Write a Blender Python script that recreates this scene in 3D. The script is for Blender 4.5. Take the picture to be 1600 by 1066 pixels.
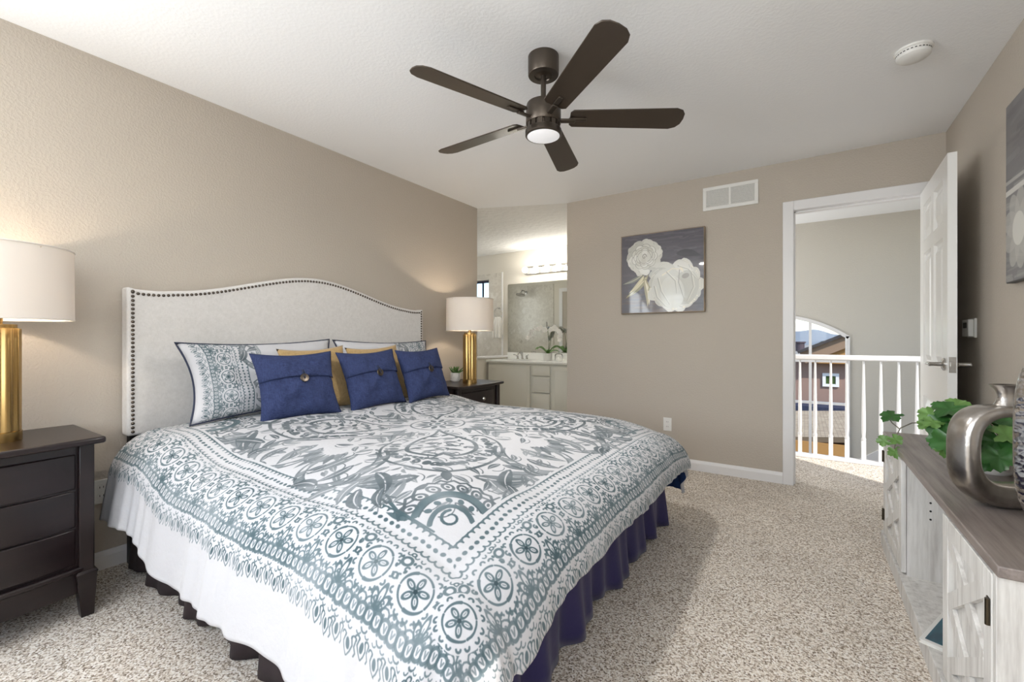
import bpy, bmesh, math, random
import numpy as np
from mathutils import Vector, Matrix, noise
random.seed(7)
PI = math.pi
C = bpy.context.scene.collection
for o in list(bpy.data.objects):
    bpy.data.objects.remove(o)

# ------------------------------------------------------------------ camera, world, lights
F, HOR, TH, CH = 690.0, 530.0, math.radians(33.52), 1.099
cam = bpy.data.cameras.new('camera')
co = bpy.data.objects.new('camera', cam)
C.objects.link(co)
cam.sensor_width = 36
cam.lens = 36 * F / 1600
cam.shift_y = -(533 - HOR) / 1600
cam.clip_start = 0.02
cam.clip_end = 3000
co.location = (0, 0, CH)
co.rotation_euler = (PI / 2, 0, TH)
bpy.context.scene.camera = co
SN, CS = math.sin(TH), math.cos(TH)

def at(px, py, X=None, Y=None, Z=None, D=None):
    """photo pixel -> point on plane x=X, y=Y, z=Z or at depth D"""
    u = (px - 800) / F
    rx, ry, rz = -SN + u * CS, CS + u * SN, (HOR - py) / F
    d = D if D else (X / rx if X is not None else (Y / ry if Y is not None else (Z - CH) / rz))
    return Vector((rx * d, ry * d, CH + rz * d))

sc = bpy.context.scene
sc.view_settings.view_transform = 'Standard'
sc.view_settings.look = 'None'
sc.view_settings.exposure = 0.74
sc.view_settings.gamma = 1.0
sc.view_settings.use_curve_mapping = False
sc.cycles.use_denoising = True
sc.cycles.max_bounces = 10
sc.cycles.diffuse_bounces = 6
sc.cycles.sample_clamp_indirect = 6
sc.cycles.caustics_reflective = False
sc.cycles.caustics_refractive = False

w = bpy.data.worlds.new('sky')
sc.world = w
w.use_nodes = True
nt = w.node_tree
bg = nt.nodes['Background']
sky = nt.nodes.new('ShaderNodeTexSky')
sky.sky_type = 'NISHITA'
sky.sun_disc = False
sky.sun_elevation = math.radians(48)
sky.sun_rotation = math.radians(130)
sky.dust_density = 0.4
sky.ozone_density = 2.5
nt.links.new(sky.outputs[0], bg.inputs[0])
bg.inputs[1].default_value = 0.17

def lamp(name, kind, loc, energy, color=(1, 1, 1), rot=(0, 0, 0), size=None, sy=None, spread=None):
    l = bpy.data.lights.new(name, kind)
    l.energy = energy
    l.color = color
    if kind == 'AREA':
        l.shape = 'RECTANGLE'
        l.size = size
        l.size_y = sy or size
        if spread:
            l.spread = math.radians(spread)
    elif size is not None and kind in ('POINT', 'SPOT'):
        l.shadow_soft_size = size
    o = bpy.data.objects.new(name, l)
    C.objects.link(o)
    o.location = loc
    o.rotation_euler = rot
    return o

s = lamp('sun', 'SUN', (10, -10, 20), 2.6, (1, 0.95, 0.88))
s.rotation_euler = Vector((-0.75, 0.62, -0.95)).to_track_quat('-Z', 'Y').to_euler()
s.data.angle = 0.01
# daylight at one rear window; the other areas are unseen fill, added for brightness
lamp('window_light', 'AREA', (-2.405, -2.17, 1.57), 12, (0.92, 0.965, 1.0), (PI / 2 + .6, 0, 0), 0.50, 1.30)
lamp('window_light', 'AREA', (-1.30, -2.17, 1.57), 5, (0.92, 0.965, 1.0), (PI / 2 + .6, 0, 0), 1.16, 1.30)  # added fill in the middle rear opening
lamp('window_light', 'AREA', (0.10, -2.17, 1.57), 20, (0.92, 0.965, 1.0), (PI / 2 + .6, 0, 0), 0.76, 1.30)  # added fill in the right-hand rear opening
lamp('window_light', 'AREA', (-2.77, -1.25, 1.57), 71, (0.93, 0.97, 1.0), (0, -PI / 2 - .55, 0), 1.30, 1.5)  # fill from an added left-wall window, out of view
lamp('window_light', 'AREA', (0.734, -1.05, 1.57), 12, (0.93, 0.97, 1.0), (0, PI / 2 + .35, 0), 1.30, 1.5)  # weak fill from an added right-wall window, out of view
lamp('bath_fill_light', 'AREA', (-5.36, 4.75, 1.65), 6.5, (.95, .98, 1), (0, -PI / 2, 0), 1.0, .9)  # bathroom fill, added in front of a solid wall
lamp('hall_fill_light', 'AREA', (-1.72, 5.3, 0.9), 31, (0.98, 0.99, 1.0), (0, -PI / 2, 0), 2.2, 1.6)  # hall fill, added by the left wall, which has no window

# ------------------------------------------------------------------ helpers
def lin(c):
    c = c / 255
    return c / 12.92 if c <= 0.04045 else ((c + 0.055) / 1.055) ** 2.4

def rgb(r, g, b):
    return (lin(r), lin(g), lin(b), 1)

class G:
    """tiny node graph builder"""
    def __init__(s, name):
        s.m = bpy.data.materials.new(name)
        s.m.use_nodes = True
        s.t = s.m.node_tree
        s.p = s.t.nodes['Principled BSDF']
        s.out = s.t.nodes['Material Output']
    def n(s, kind, **kw):
        x = s.t.nodes.new('ShaderNode' + kind)
        for k, v in kw.items():
            if k.startswith('i_'):
                x.inputs[int(k[2:]) if k[2:].isdigit() else k[2:].replace('_', ' ')].default_value = v
            else:
                setattr(x, k, v)
        return x
    def l(s, a, b):
        s.t.links.new(a, b)
    def coord(s, scale=(1, 1, 1), kind='Object'):
        tc = s.n('TexCoord')
        mp = s.n('Mapping')
        mp.inputs['Scale'].default_value = scale
        s.l(tc.outputs[kind], mp.inputs[0])
        return mp.outputs[0]
    def noise(s, scale, detail=3, rough=0.5, co=None):
        x = s.n('TexNoise')
        x.inputs['Scale'].default_value = scale
        x.inputs['Detail'].default_value = detail
        x.inputs['Roughness'].default_value = rough
        s.l(co or s.coord(), x.inputs['Vector'])
        return x.outputs['Fac']
    def ramp(s, fac, stops, interp='LINEAR'):
        r = s.n('ValToRGB')
        r.color_ramp.interpolation = interp
        e = r.color_ramp.elements
        while len(e) < len(stops):
            e.new(0.5)
        for i, (p, c) in enumerate(stops):
            e[i].position = p
            e[i].color = c
        s.l(fac, r.inputs[0])
        return r.outputs[0]
    def bump(s, h, strength=0.3, dist=0.01):
        b = s.n('Bump')
        b.inputs['Strength'].default_value = strength
        b.inputs['Distance'].default_value = dist
        s.l(h, b.inputs['Height'])
        s.l(b.outputs[0], s.p.inputs['Normal'])
        return b
    def base(s, c):
        if isinstance(c, tuple):
            s.p.inputs['Base Color'].default_value = c
        else:
            s.l(c, s.p.inputs['Base Color'])
    def set(s, **kw):
        for k, v in kw.items():
            s.p.inputs[k.replace('_', ' ')].default_value = v

def plain(name, c, rough=0.5, metal=0.0, bscale=None, bstr=0.1, vary=0.0, spec=0.5):
    g = G(name)
    if vary:
        c2 = tuple(max(0, min(1, x * (1 - vary))) for x in c[:3]) + (1,)
        g.base(g.ramp(g.noise(6, 4), [(0.35, c2), (0.65, c)]))
    else:
        g.base(c)
    g.set(Roughness=rough, Metallic=metal)
    g.p.inputs['Specular IOR Level'].default_value = spec
    if bscale:
        g.bump(g.noise(bscale, 3), bstr, 0.004)
    return g.m

def paint(name, c, scale=95, strength=0.45, dist=0.004):
    g = G(name)
    g.base(c)
    g.set(Roughness=0.75)
    n1 = g.noise(scale, 2, 0.5)
    g.bump(g.ramp(n1, [(0.42, (0, 0, 0, 1)), (0.62, (1, 1, 1, 1))]), strength, dist)
    return g.m

def weave(name, c1, c2, sx=(900, 900, 900), rough=0.9, bstr=0.25, sheen=0.0, big=0.0):
    g = G(name)
    n1 = g.noise(1, 2, 0.6, g.coord((sx[0], sx[0] * 0.06, sx[0] * 0.06)))
    n2 = g.noise(1, 2, 0.6, g.coord((sx[1] * 0.06, sx[1], sx[1] * 0.06)))
    n3 = g.noise(1, 2, 0.6, g.coord((sx[2] * 0.06, sx[2] * 0.06, sx[2])))
    a = g.n('Math', operation='ADD'); g.l(n1, a.inputs[0]); g.l(n2, a.inputs[1])
    b = g.n('Math', operation='ADD'); g.l(a.outputs[0], b.inputs[0]); g.l(n3, b.inputs[1])
    d = g.n('Math', operation='MULTIPLY'); g.l(b.outputs[0], d.inputs[0]); d.inputs[1].default_value = 0.3333
    g.base(g.ramp(d.outputs[0], [(0.36, c1), (0.62, c2)]))
    g.set(Roughness=rough)
    g.p.inputs['Sheen Weight'].default_value = sheen
    g.p.inputs['Specular IOR Level'].default_value = 0.2
    g.bump(d.outputs[0], bstr, 0.003)
    return g.m

M = {}
M['wall'] = paint('wall_paint', rgb(184, 175, 163), 95, 0.2)
M['wall_bath'] = paint('bath_paint', rgb(212, 207, 196), 95, 0.15)
M['wall_hall'] = paint('hall_paint', rgb(200, 196, 187), 95, 0.15)
M['ceil'] = paint('ceiling_paint', rgb(240, 241, 242), 70, 0.10, 0.003)
M['ceil_bath'] = paint('knockdown_ceiling', rgb(226, 225, 222), 14, 0.55, 0.006)
M['white'] = plain('white_trim_paint', rgb(226, 225, 225), 0.35)
M['door'] = plain('white_door_paint', rgb(226, 225, 222), 0.28)
g = G('cut_pile_carpet')
v = g.noise(105, 5, 0.85)
v2 = g.noise(2.2, 3)
mx = g.n('Mix', data_type='RGBA', blend_type='MULTIPLY')
mx.inputs['Factor'].default_value = 1
vo = g.n('TexVoronoi'); vo.inputs['Scale'].default_value = 190
g.l(g.coord(), vo.inputs['Vector'])
sp = g.n('SeparateColor'); g.l(vo.outputs['Color'], sp.inputs[0])
mm = g.n('Mix', data_type='FLOAT'); mm.inputs[0].default_value = .42
g.l(v, mm.inputs[2]); g.l(sp.outputs[0], mm.inputs[3])
g.l(g.ramp(mm.outputs[0], [(0.28, rgb(120, 106, 92)), (0.40, rgb(190, 176, 160)), (0.52, rgb(230, 219, 205)), (0.66, rgb(250, 245, 238))]), mx.inputs['A'])
0 and g.l(g.ramp(v, [(0.36, rgb(92, 80, 68)), (0.44, rgb(196, 182, 165)), (0.51, rgb(236, 226, 213)), (0.6, rgb(254, 251, 246))]), mx.inputs['A'])
g.l(g.ramp(v2, [(0.35, (0.88, 0.88, 0.88, 1)), (0.7, (1, 1, 1, 1))]), mx.inputs['B'])
g.base(mx.outputs['Result'])
g.set(Roughness=1.0)
g.p.inputs['Specular IOR Level'].default_value = 0.05
g.bump(mm.outputs[0], 0.45, 0.008)
M['carpet'] = g.m
M['tile'] = plain('bath_floor_tile', rgb(200, 195, 185), 0.4)
# dark espresso wood
g = G('espresso_wood')
gr = g.noise(1, 4, 0.6, g.coord((18, 3, 18)))
g.base(g.ramp(gr, [(0.3, rgb(20, 12, 14)), (0.7, rgb(33, 21, 22))]))
g.set(Roughness=0.28)
M['espresso'] = g.m
g = G('antique_brass')
gr = g.noise(1, 2, 0.5, g.coord((30, 30, 0.4)))
g.base(g.ramp(gr, [(0.3, rgb(168, 136, 84)), (0.7, rgb(196, 164, 108))]))
g.set(Roughness=0.27, Metallic=1.0)
M['brass'] = g.m
M['bronze'] = plain('oil_rubbed_bronze', rgb(82, 74, 66), 0.34, 0.75)
M['blade'] = plain('bronze_blade', rgb(66, 56, 47), 0.3, 0.35, spec=0.6)
M['chrome'] = plain('brushed_nickel', rgb(190, 188, 184), 0.22, 1.0)
M['dark_hinge'] = plain('dark_hinge_metal', rgb(78, 70, 58), 0.35, 0.9)
M['nail'] = plain('nailhead_metal', rgb(96, 88, 80), 0.35, 1.0)
M['black'] = plain('black_plastic', rgb(18, 18, 20), 0.5)
M['plastic'] = plain('white_plastic', rgb(228, 227, 223), 0.4)
M['slot'] = plain('outlet_slot_dark', rgb(60, 58, 55), 0.6)
M['linen'] = weave('oatmeal_linen', rgb(202, 199, 195), rgb(219, 216, 213), (900, 900, 900), bstr=.1)
M['navy'] = weave('navy_linen', rgb(38, 45, 76), rgb(62, 73, 112), (700, 700, 700), bstr=0.4)
M['gold'] = weave('gold_fabric', rgb(158, 130, 88), rgb(190, 162, 114), (600, 600, 600), sheen=0.2)
M['piping'] = plain('navy_piping', rgb(44, 50, 70), 0.8)
g = G('navy_skirt_fabric')
g.base(rgb(40, 34, 84))
g.set(Roughness=0.7)
g.p.inputs['Sheen Weight'].default_value = 0.15
g.bump(g.noise(14, 3, 0.6), 0.25, 0.01)
M['skirt'] = g.m
M['reverse'] = weave('navy_reverse', rgb(26, 46, 84), rgb(40, 62, 104), (500, 500, 500))
M['mattress'] = plain('mattress_ticking', rgb(220, 218, 214), 0.9)
# lamp shade: cloth that lets light through
g = G('lampshade_linen')
g.base(rgb(226, 220, 213)); g.set(Roughness=0.9)
tr = g.n('BsdfTranslucent'); tr.inputs[0].default_value = rgb(250, 244, 236)
ms = g.n('MixShader'); ms.inputs[0].default_value = 0.16
g.l(g.p.outputs[0], ms.inputs[1]); g.l(tr.outputs[0], ms.inputs[2]); g.l(ms.outputs[0], g.out.inputs[0])
M['shade'] = g.m

def emit(name, c, s):
    g = G(name)
    g.base(c)
    g.p.inputs['Emission Color'].default_value = c
    g.p.inputs['Emission Strength'].default_value = s
    return g.m
M['bulb'] = emit('warm_bulb', rgb(255, 214, 160), 6)
M['globe'] = emit('vanity_globe', rgb(255, 250, 240), 1.1)
M['lens'] = emit('frosted_lens', rgb(238, 238, 240), 0.22)
g = G('mirror_glass'); g.base((0.88, 0.9, 0.88, 1)); g.set(Metallic=1.0, Roughness=0.015); M['mirror'] = g.m
g = G('clear_glass')
gl = g.n('BsdfGlass'); gl.inputs['IOR'].default_value = 1.45; gl.inputs['Roughness'].default_value = 0.0
g.l(gl.outputs[0], g.out.inputs[0]); M['glass'] = g.m
g = G('window_glass')
tp = g.n('BsdfTransparent'); gs = g.n('BsdfGlossy'); gs.inputs['Roughness'].default_value = 0.02
ms = g.n('MixShader'); ms.inputs[0].default_value = 0.012
g.l(tp.outputs[0], ms.inputs[1]); g.l(gs.outputs[0], ms.inputs[2]); g.l(ms.outputs[0], g.out.inputs[0]); M['pane'] = g.m
g = G('marble_tile')
n1 = g.noise(5, 8, 0.65)
g.base(g.ramp(n1, [(0.3, rgb(178, 171, 158)), (0.45, rgb(216, 212, 202)), (0.55, rgb(202, 197, 186)), (0.7, rgb(228, 225, 218))]))
g.set(Roughness=0.25); M['marble'] = g.m
M['counter'] = plain('white_counter', rgb(238, 238, 234), 0.2)
M['vanity'] = plain('vanity_paint', rgb(226, 225, 217), 0.45)
M['towel'] = plain('white_towel', rgb(238, 236, 230), 0.95, bscale=300, bstr=0.4)
M['leaf'] = plain('ivy_leaf', rgb(56, 108, 47), 0.35, vary=0.45)
M['leaf_pale'] = plain('pale_ivy_leaf', rgb(106, 146, 76), 0.4, vary=0.3)
M['succulent'] = plain('succulent_leaf', rgb(92, 128, 66), 0.4, vary=0.4)
M['stem'] = plain('plant_stem', rgb(92, 104, 66), 0.6)
M['twig'] = plain('vine_stem', rgb(110, 106, 92), 0.6)
M['petal'] = plain('orchid_petal', rgb(246, 244, 240), 0.6)
M['soil'] = plain('potting_moss', rgb(70, 62, 40), 0.9)
g = G('whitewashed_wood')
gr = g.noise(1, 5, 0.65, g.coord((40, 40, 3)))
g.base(g.ramp(gr, [(0.3, rgb(182, 178, 174)), (0.5, rgb(212, 210, 206)), (0.75, rgb(232, 230, 228))]))
g.set(Roughness=0.55); g.bump(gr, 0.15, 0.003); M['whitewash'] = g.m
g = G('grey_plank_wood')
gr = g.noise(1, 6, 0.65, g.coord((38, 2.2, 38)))
g.base(g.ramp(gr, [(0.3, rgb(94, 84, 80)), (0.5, rgb(128, 118, 113)), (0.75, rgb(152, 143, 138))]))
g.set(Roughness=0.38); g.bump(gr, 0.2, 0.002); M['greytop'] = g.m
g = G('hammered_silver')
vz = g.n('TexVoronoi'); vz.inputs['Scale'].default_value = 38
g.l(g.coord(), vz.inputs['Vector'])
nz = g.noise(7, 4, 0.6)
g.base(g.ramp(nz, [(0.3, rgb(132, 126, 118)), (0.6, rgb(196, 192, 188))]))
g.set(Metallic=1.0, Roughness=0.3)
g.bump(nz, 0.35, 0.02); M['silver'] = g.m
g = G('hammered_silver_dimpled')
vz = g.n('TexVoronoi'); vz.inputs['Scale'].default_value = 75
g.l(g.coord(), vz.inputs['Vector'])
g.base(rgb(200, 198, 198)); g.set(Metallic=1.0, Roughness=0.16)
g.bump(vz.outputs['Distance'], 0.35, 0.006); M['dimpled'] = g.m

# ------------------------------------------------------------------ mesh builder
class MB:
    def __init__(s):
        s.v, s.f, s.mi, s.uv = [], [], [], []
    def add(s, verts, faces, mat=0, mtx=None):
        b = len(s.v)
        s.v += [tuple(mtx @ Vector(p)) if mtx else tuple(p) for p in verts]
        s.f += [tuple(i + b for i in f) for f in faces]
        s.mi += [mat] * len(faces)
        return s
    def box(s, x0, x1, y0, y1, z0, z1, mtx=None, mat=0):
        vs = [(x, y, z) for z in (z0, z1) for y in (y0, y1) for x in (x0, x1)]
        fs = [(0, 2, 3, 1), (4, 5, 7, 6), (0, 1, 5, 4), (2, 6, 7, 3), (0, 4, 6, 2), (1, 3, 7, 5)]
        return s.add(vs, fs, mat, mtx)
    def bar(s, a, b, wx, wy, up=(0, 0, 1), mat=0):
        """rectangular bar from a to b; wx across, wy along up-ish"""
        a, b = Vector(a), Vector(b)
        d = (b - a); L = d.length; d.normalize()
        side = d.cross(Vector(up))
        if side.length < 1e-5:
            side = Vector((1, 0, 0))
        side.normalize(); u2 = side.cross(d)
        m = Matrix((side, d, u2)).transposed().to_4x4(); m.translation = a
        return s.box(-wx / 2, wx / 2, 0, L, -wy / 2, wy / 2, m, mat)
    def lathe(s, prof, n=32, mtx=None, mat=0, cap=True):
        vs, fs = [], []
        for r, z in prof:
            for i in range(n):
                a = 2 * PI * i / n
                vs.append((r * math.cos(a), r * math.sin(a), z))
        for k in range(len(prof) - 1):
            for i in range(n):
                j = (i + 1) % n
                fs.append((k * n + i, k * n + j, (k + 1) * n + j, (k + 1) * n + i))
        if cap:
            fs.append(tuple(reversed(range(n))))
            fs.append(tuple(range((len(prof) - 1) * n, len(prof) * n)))
        return s.add(vs, fs, mat, mtx)
    def tube(s, path, r, n=8, mat=0, closed=False):
        path = [Vector(p) for p in path]
        m = len(path)
        rs = r if isinstance(r, (list, tuple)) else [r] * m
        vs, fs = [], []
        nrm = None
        for i, p in enumerate(path):
            if closed:
                t = path[(i + 1) % m] - path[i - 1]
            else:
                t = path[min(i + 1, m - 1)] - path[max(i - 1, 0)]
            t.normalize()
            if nrm is None:
                nrm = t.cross(Vector((0, 0, 1)))
                if nrm.length < 1e-3:
                    nrm = t.cross(Vector((1, 0, 0)))
            nrm = (nrm - t * nrm.dot(t)).normalized()
            b = t.cross(nrm)
            for k in range(n):
                a = 2 * PI * k / n
                vs.append(p + (nrm * math.cos(a) + b * math.sin(a)) * rs[i])
        for i in range(m if closed else m - 1):
            i2 = (i + 1) % m
            for k in range(n):
                k2 = (k + 1) % n
                fs.append((i * n + k, i * n + k2, i2 * n + k2, i2 * n + k))
        if not closed:
            fs.append(tuple(reversed(range(n))))
            fs.append(tuple(range((m - 1) * n, m * n)))
        return s.add(vs, fs, mat)
    def prism(s, poly, h0, h1, mtx=None, mat=0):
        """polygon in xy extruded along z"""
        n = len(poly)
        vs = [(x, y, h0) for x, y in poly] + [(x, y, h1) for x, y in poly]
        fs = [tuple(reversed(range(n))), tuple(range(n, 2 * n))]
        for i in range(n):
            j = (i + 1) % n
            fs.append((i, j, n + j, n + i))
        return s.add(vs, fs, mat, mtx)
    def ball(s, c, r, n=12, mtx=None, mat=0, sz=1.0):
        prof = [(max(1e-4, r * math.sin(PI * k / n)), -r * sz * math.cos(PI * k / n)) for k in range(n + 1)]
        m = Matrix.Translation(c)
        if mtx:
            m = m @ mtx
        return s.lathe(prof, n * 2, m, mat)
    def grid(s, fn, nu, nv, mat=0, uvfn=None):
        b = len(s.v)
        for j in range(nv + 1):
            for i in range(nu + 1):
                s.v.append(tuple(fn(i / nu, j / nv)))
        for j in range(nv):
            for i in range(nu):
                a = b + j * (nu + 1) + i
                s.f.append((a, a + 1, a + nu + 2, a + nu + 1))
                s.mi.append(mat)
        return s
    def build(s, name, mats, parent=None, smooth=False, bevel=0, seg=2, subsurf=0, loc=None, angle=40):
        me = bpy.data.meshes.new(name)
        me.from_pydata(s.v, [], s.f)
        me.validate()
        bm = bmesh.new(); bm.from_mesh(me)
        bmesh.ops.recalc_face_normals(bm, faces=bm.faces)
        bm.to_mesh(me); bm.free()
        if not isinstance(mats, (list, tuple)):
            mats = [mats]
        for m in mats:
            me.materials.append(m)
        if len(mats) > 1 and len(me.polygons) == len(s.mi):
            me.polygons.foreach_set('material_index', s.mi)
        o = bpy.data.objects.new(name, me)
        C.objects.link(o)
        if parent:
            o.parent = parent
        if loc:
            o.location = loc
        if bevel:
            b = o.modifiers.new('bevel', 'BEVEL'); b.width = bevel; b.segments = seg
            b.limit_method = 'ANGLE'; b.angle_limit = math.radians(35)
            smooth = True
        if subsurf:
            b = o.modifiers.new('sub', 'SUBSURF'); b.levels = subsurf; b.render_levels = subsurf
            smooth = True
        if smooth:
            me.shade_smooth()
            if not subsurf:
                try:
                    me.set_sharp_from_angle(angle=math.radians(angle))
                except Exception:
                    pass
        return o

def tag(o, label, cat, group=None, kind=None):
    o['label'] = label
    o['category'] = cat
    if group:
        o['group'] = group
    if kind:
        o['kind'] = kind
    return o

def thing(name, label, cat, loc=(0, 0, 0), rotz=0, group=None):
    o = bpy.data.objects.new(name, None)
    C.objects.link(o)
    o.location = loc
    o.rotation_euler = (0, 0, rotz)
    o.empty_display_size = 0.1
    return tag(o, label, cat, group)

def struct(o, label=None):
    o['kind'] = 'structure'
    if label:
        o['label'] = label
    return o

def copy_tree(o, parent=None):
    c = o.copy()
    C.objects.link(c)
    if parent:
        c.parent = parent
    for ch in list(o.children):
        copy_tree(ch, c)
    return c

T = Matrix.Translation
def RZ(a): return Matrix.Rotation(a, 4, 'Z')
def RX(a): return Matrix.Rotation(a, 4, 'X')
def RY(a): return Matrix.Rotation(a, 4, 'Y')

# ------------------------------------------------------------------ the setting
XL, XR, YB, YR, H = -2.80, 0.764, 3.934, -2.20, 2.44
YE = 3.58            # end of the headboard wall
XB = -1.954          # where the far wall starts
YBA, XBA = 5.69, -5.4   # bathroom far and left walls
YH = 6.13            # far wall of the hall
DX0, DX1, DZ = -0.067, 0.672, 2.064

struct(MB().prism([(XL - .12, YR), (XR + .12, YR), (XR + .12, YB), (XB, YB), (XL, YE), (XL - .12, YE)], -0.12, 0).build('floor', M['carpet']))
struct(MB().box(-1.7, 2.0, YB, 5.02, -0.12, -0.0).build('floor_hall', M['carpet']))
struct(MB().prism([(XBA, YE), (XL, YE), (XB, YB), (XB, YBA), (XBA, YBA)], -0.12, -0.002).build('floor_bathroom', M['tile']))
struct(MB().prism([(XL - .12, YR - .12), (XR + .12, YR - .12), (XR + .12, YB + .12), (XB, YB + .12), (XB, YB), (XL, YE), (XL - .12, YE)], H, H + .12).build('ceiling', M['ceil']))
struct(MB().prism([(XBA - .1, YE - .1), (XL, YE - .1), (XL, YE), (XB, YB), (XB + .1, YB), (XB + .1, YBA + .1), (XBA - .1, YBA + .1)], H + .001, H + .12).build('ceiling_bathroom', M['ceil_bath']))
struct(MB().box(-1.9, 2.2, YB + .12, YH + .2, H, H + .12).build('ceiling_hall', M['ceil']))

b = MB()
b.box(XL - .12, XL, YR, -2.03, 0, H); b.box(XL - .12, XL, -.47, YE, 0, H)
b.box(XL - .12, XL, -2.03, -.47, 0, .88); b.box(XL - .12, XL, -2.03, -.47, 2.24, H)
struct(b.build('wall_left', M['wall']))
b = MB()
for ya, yb in ((-2.03, -1.98), (-.52, -.47), (-1.27, -1.23)): b.box(XL - .03, XL + .01, ya, yb, .88, 2.24)
for za in (.88, 1.54, 2.19): b.box(XL - .03, XL + .01, -2.03, -.47, za, za + .05)
struct(b.build('window_9', M['white']))  # unseen window added to light the right side of the room
b = MB()
b.box(XR, XR + .12, YR, -1.85, 0, H); b.box(XR, XR + .12, -.25, YB, 0, H)
b.box(XR, XR + .12, -1.85, -.25, 0, .88); b.box(XR, XR + .12, -1.85, -.25, 2.24, H)
struct(b.build('wall_right', M['wall']))
b = MB()
for ya, yb in ((-1.85, -1.80), (-.30, -.25), (-1.07, -1.03)): b.box(XR - .01, XR + .03, ya, yb, .88, 2.24)
for za in (.88, 1.54, 2.19): b.box(XR - .01, XR + .03, -1.85, -.25, za, za + .05)
struct(b.build('window_10', M['white']))  # unseen window added to hold a fill area
b = MB()
b.box(XB, DX0 - .012, YB, YB + .12, 0, H); b.box(DX1 + .012, XR + .12, YB, YB + .12, 0, H)
b.box(DX0 - .012, DX1 + .012, YB, YB + .12, DZ + .012, H)
struct(b.build('wall_back', M['wall']))
# rear wall: one window, plus two unseen ones added to even the light
WZ0, WZ1 = 0.88, 2.24
WINS = ((-2.67, -2.14), (-1.92, -0.68), (-0.30, 0.50))
b = MB()
for x0, x1 in ((XL - .12, -2.67), (-2.14, -1.92), (-0.68, -0.30), (0.50, XR + .12)):
    b.box(x0, x1, YR - .12, YR, 0, H)
for x0, x1 in WINS:
    b.box(x0, x1, YR - .12, YR, 0, WZ0); b.box(x0, x1, YR - .12, YR, WZ1, H)
struct(b.build('wall_rear', M['wall']))
for k, (x0, x1) in enumerate(WINS):
    b = MB()
    for xa, xb in ((x0, x0 + .05), (x1 - .05, x1), ((x0 + x1) / 2 - .02, (x0 + x1) / 2 + .02)):
        b.box(xa, xb, YR - .02, YR + .02, WZ0, WZ1)
    for za in (WZ0, WZ0 + .56, WZ1 - .05):
        b.box(x0, x1, YR - .02, YR + .02, za, za + .05)
    struct(b.build('window_%d' % (k + 5), M['white']))  # every one after the first is an added window

# baseboards
def baseboard(name, a, b_, nrm):
    a, b_, nrm = Vector(a), Vector(b_), Vector(nrm)
    d = (b_ - a).normalized()
    m = Matrix((d, nrm, Vector((0, 0, 1)))).transposed().to_4x4(); m.translation = a
    L = (b_ - a).length
    q = MB()
    prof = [(0, 0), (0.013, 0), (0.013, 0.062), (0.009, 0.074), (0.005, 0.084), (0, 0.086)]
    vs = [(0, x, z) for x, z in prof] + [(L, x, z) for x, z in prof]
    n = len(prof)
    fs = [tuple(range(n)), tuple(reversed(range(n, 2 * n)))] + [(i, (i + 1) % n, n + (i + 1) % n, n + i) for i in range(n)]
    q.add(vs, fs, 0, m)
    return struct(q.build(name, M['white']))
baseboard('baseboard_left', (XL, YR, 0), (XL, YE, 0), (1, 0, 0))
baseboard('baseboard_back', (XB, YB, 0), (DX0 - .071, YB, 0), (0, -1, 0))
baseboard('baseboard_right', (XR, YR, 0), (XR, YB, 0), (-1, 0, 0))

# door casing and jamb
b = MB()
for y0, y1 in ((YB - .016, YB), (YB + .12, YB + .136)):
    b.box(DX0 - .071, DX0, y0, y1, 0, DZ + .071); b.box(DX1, DX1 + .071, y0, y1, 0, DZ + .071)
    b.box(DX0, DX1, y0, y1, DZ, DZ + .071)
struct(b.build('trim_1', M['white'], bevel=.004))
b = MB()
b.box(DX0 - .012, DX0, YB, YB + .12, 0, DZ + .012); b.box(DX1, DX1 + .012, YB, YB + .12, 0, DZ + .012)
b.box(DX0, DX1, YB, YB + .12, DZ, DZ + .012)
b.box(DX0, DX0 + .01, YB + .04, YB + .07, 0, DZ); b.box(DX0, DX1, YB + .04, YB + .07, DZ - .01, DZ)
struct(b.build('trim_2', M['white']))

# six-panel door, opened against the right wall (local x = from hinge to free edge, y = thickness)
DW, DT, DH = 0.80, 0.036, 2.03
dr = bpy.data.objects.new('door_1', None); C.objects.link(dr)
hp, fp = Vector((0.637, 3.915)), Vector((0.610, 3.112))
dd = (fp - hp)
dr.location = (hp.x, hp.y, 0.022)
dr.rotation_euler = (0, 0, math.atan2(dd.y, dd.x))
struct(dr, 'white six-panel bedroom door standing open against the right wall')
b = MB()
cols = [(0.11, 0.365), (0.435, 0.69)]
rows = [(0.19, 0.72), (0.92, 1.62), (1.70, 1.93)]
xs = [0, .11, .365, .435, .69, DW]
zs = [0, .19, .72, .92, 1.62, 1.70, 1.93, DH]
for i in range(5):
    for j in range(7):
        panel = i in (1, 3) and j in (1, 3, 5)
        if not panel:
            b.box(xs[i], xs[i + 1], 0, DT, zs[j], zs[j + 1])
def raised(q, x0, x1, z0, z1, yo, sgn):
    # moulded panel: slopes in, flat gutter, raised field
    def ring(d, y): return [(x0 + d, yo + sgn * y, z0 + d), (x1 - d, yo + sgn * y, z0 + d), (x1 - d, yo + sgn * y, z1 - d), (x0 + d, yo + sgn * y, z1 - d)]
    rs = ring(0, 0) + ring(.010, -.016) + ring(.026, -.016) + ring(.060, -.002)
    fs = []
    for k in range(3):
        for i in range(4):
            j = (i + 1) % 4
            fs.append((k * 4 + i, k * 4 + j, k * 4 + 4 + j, k * 4 + 4 + i))
    fs.append((12, 13, 14, 15))
    q.add(rs, fs)
for (xa, xb) in cols:
    for (za, zb) in rows:
        raised(b, xa, xb, za, zb, 0, -1)
        raised(b, xa, xb, za, zb, DT, 1)
b.build('door_panel', M['door'], dr)
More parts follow.
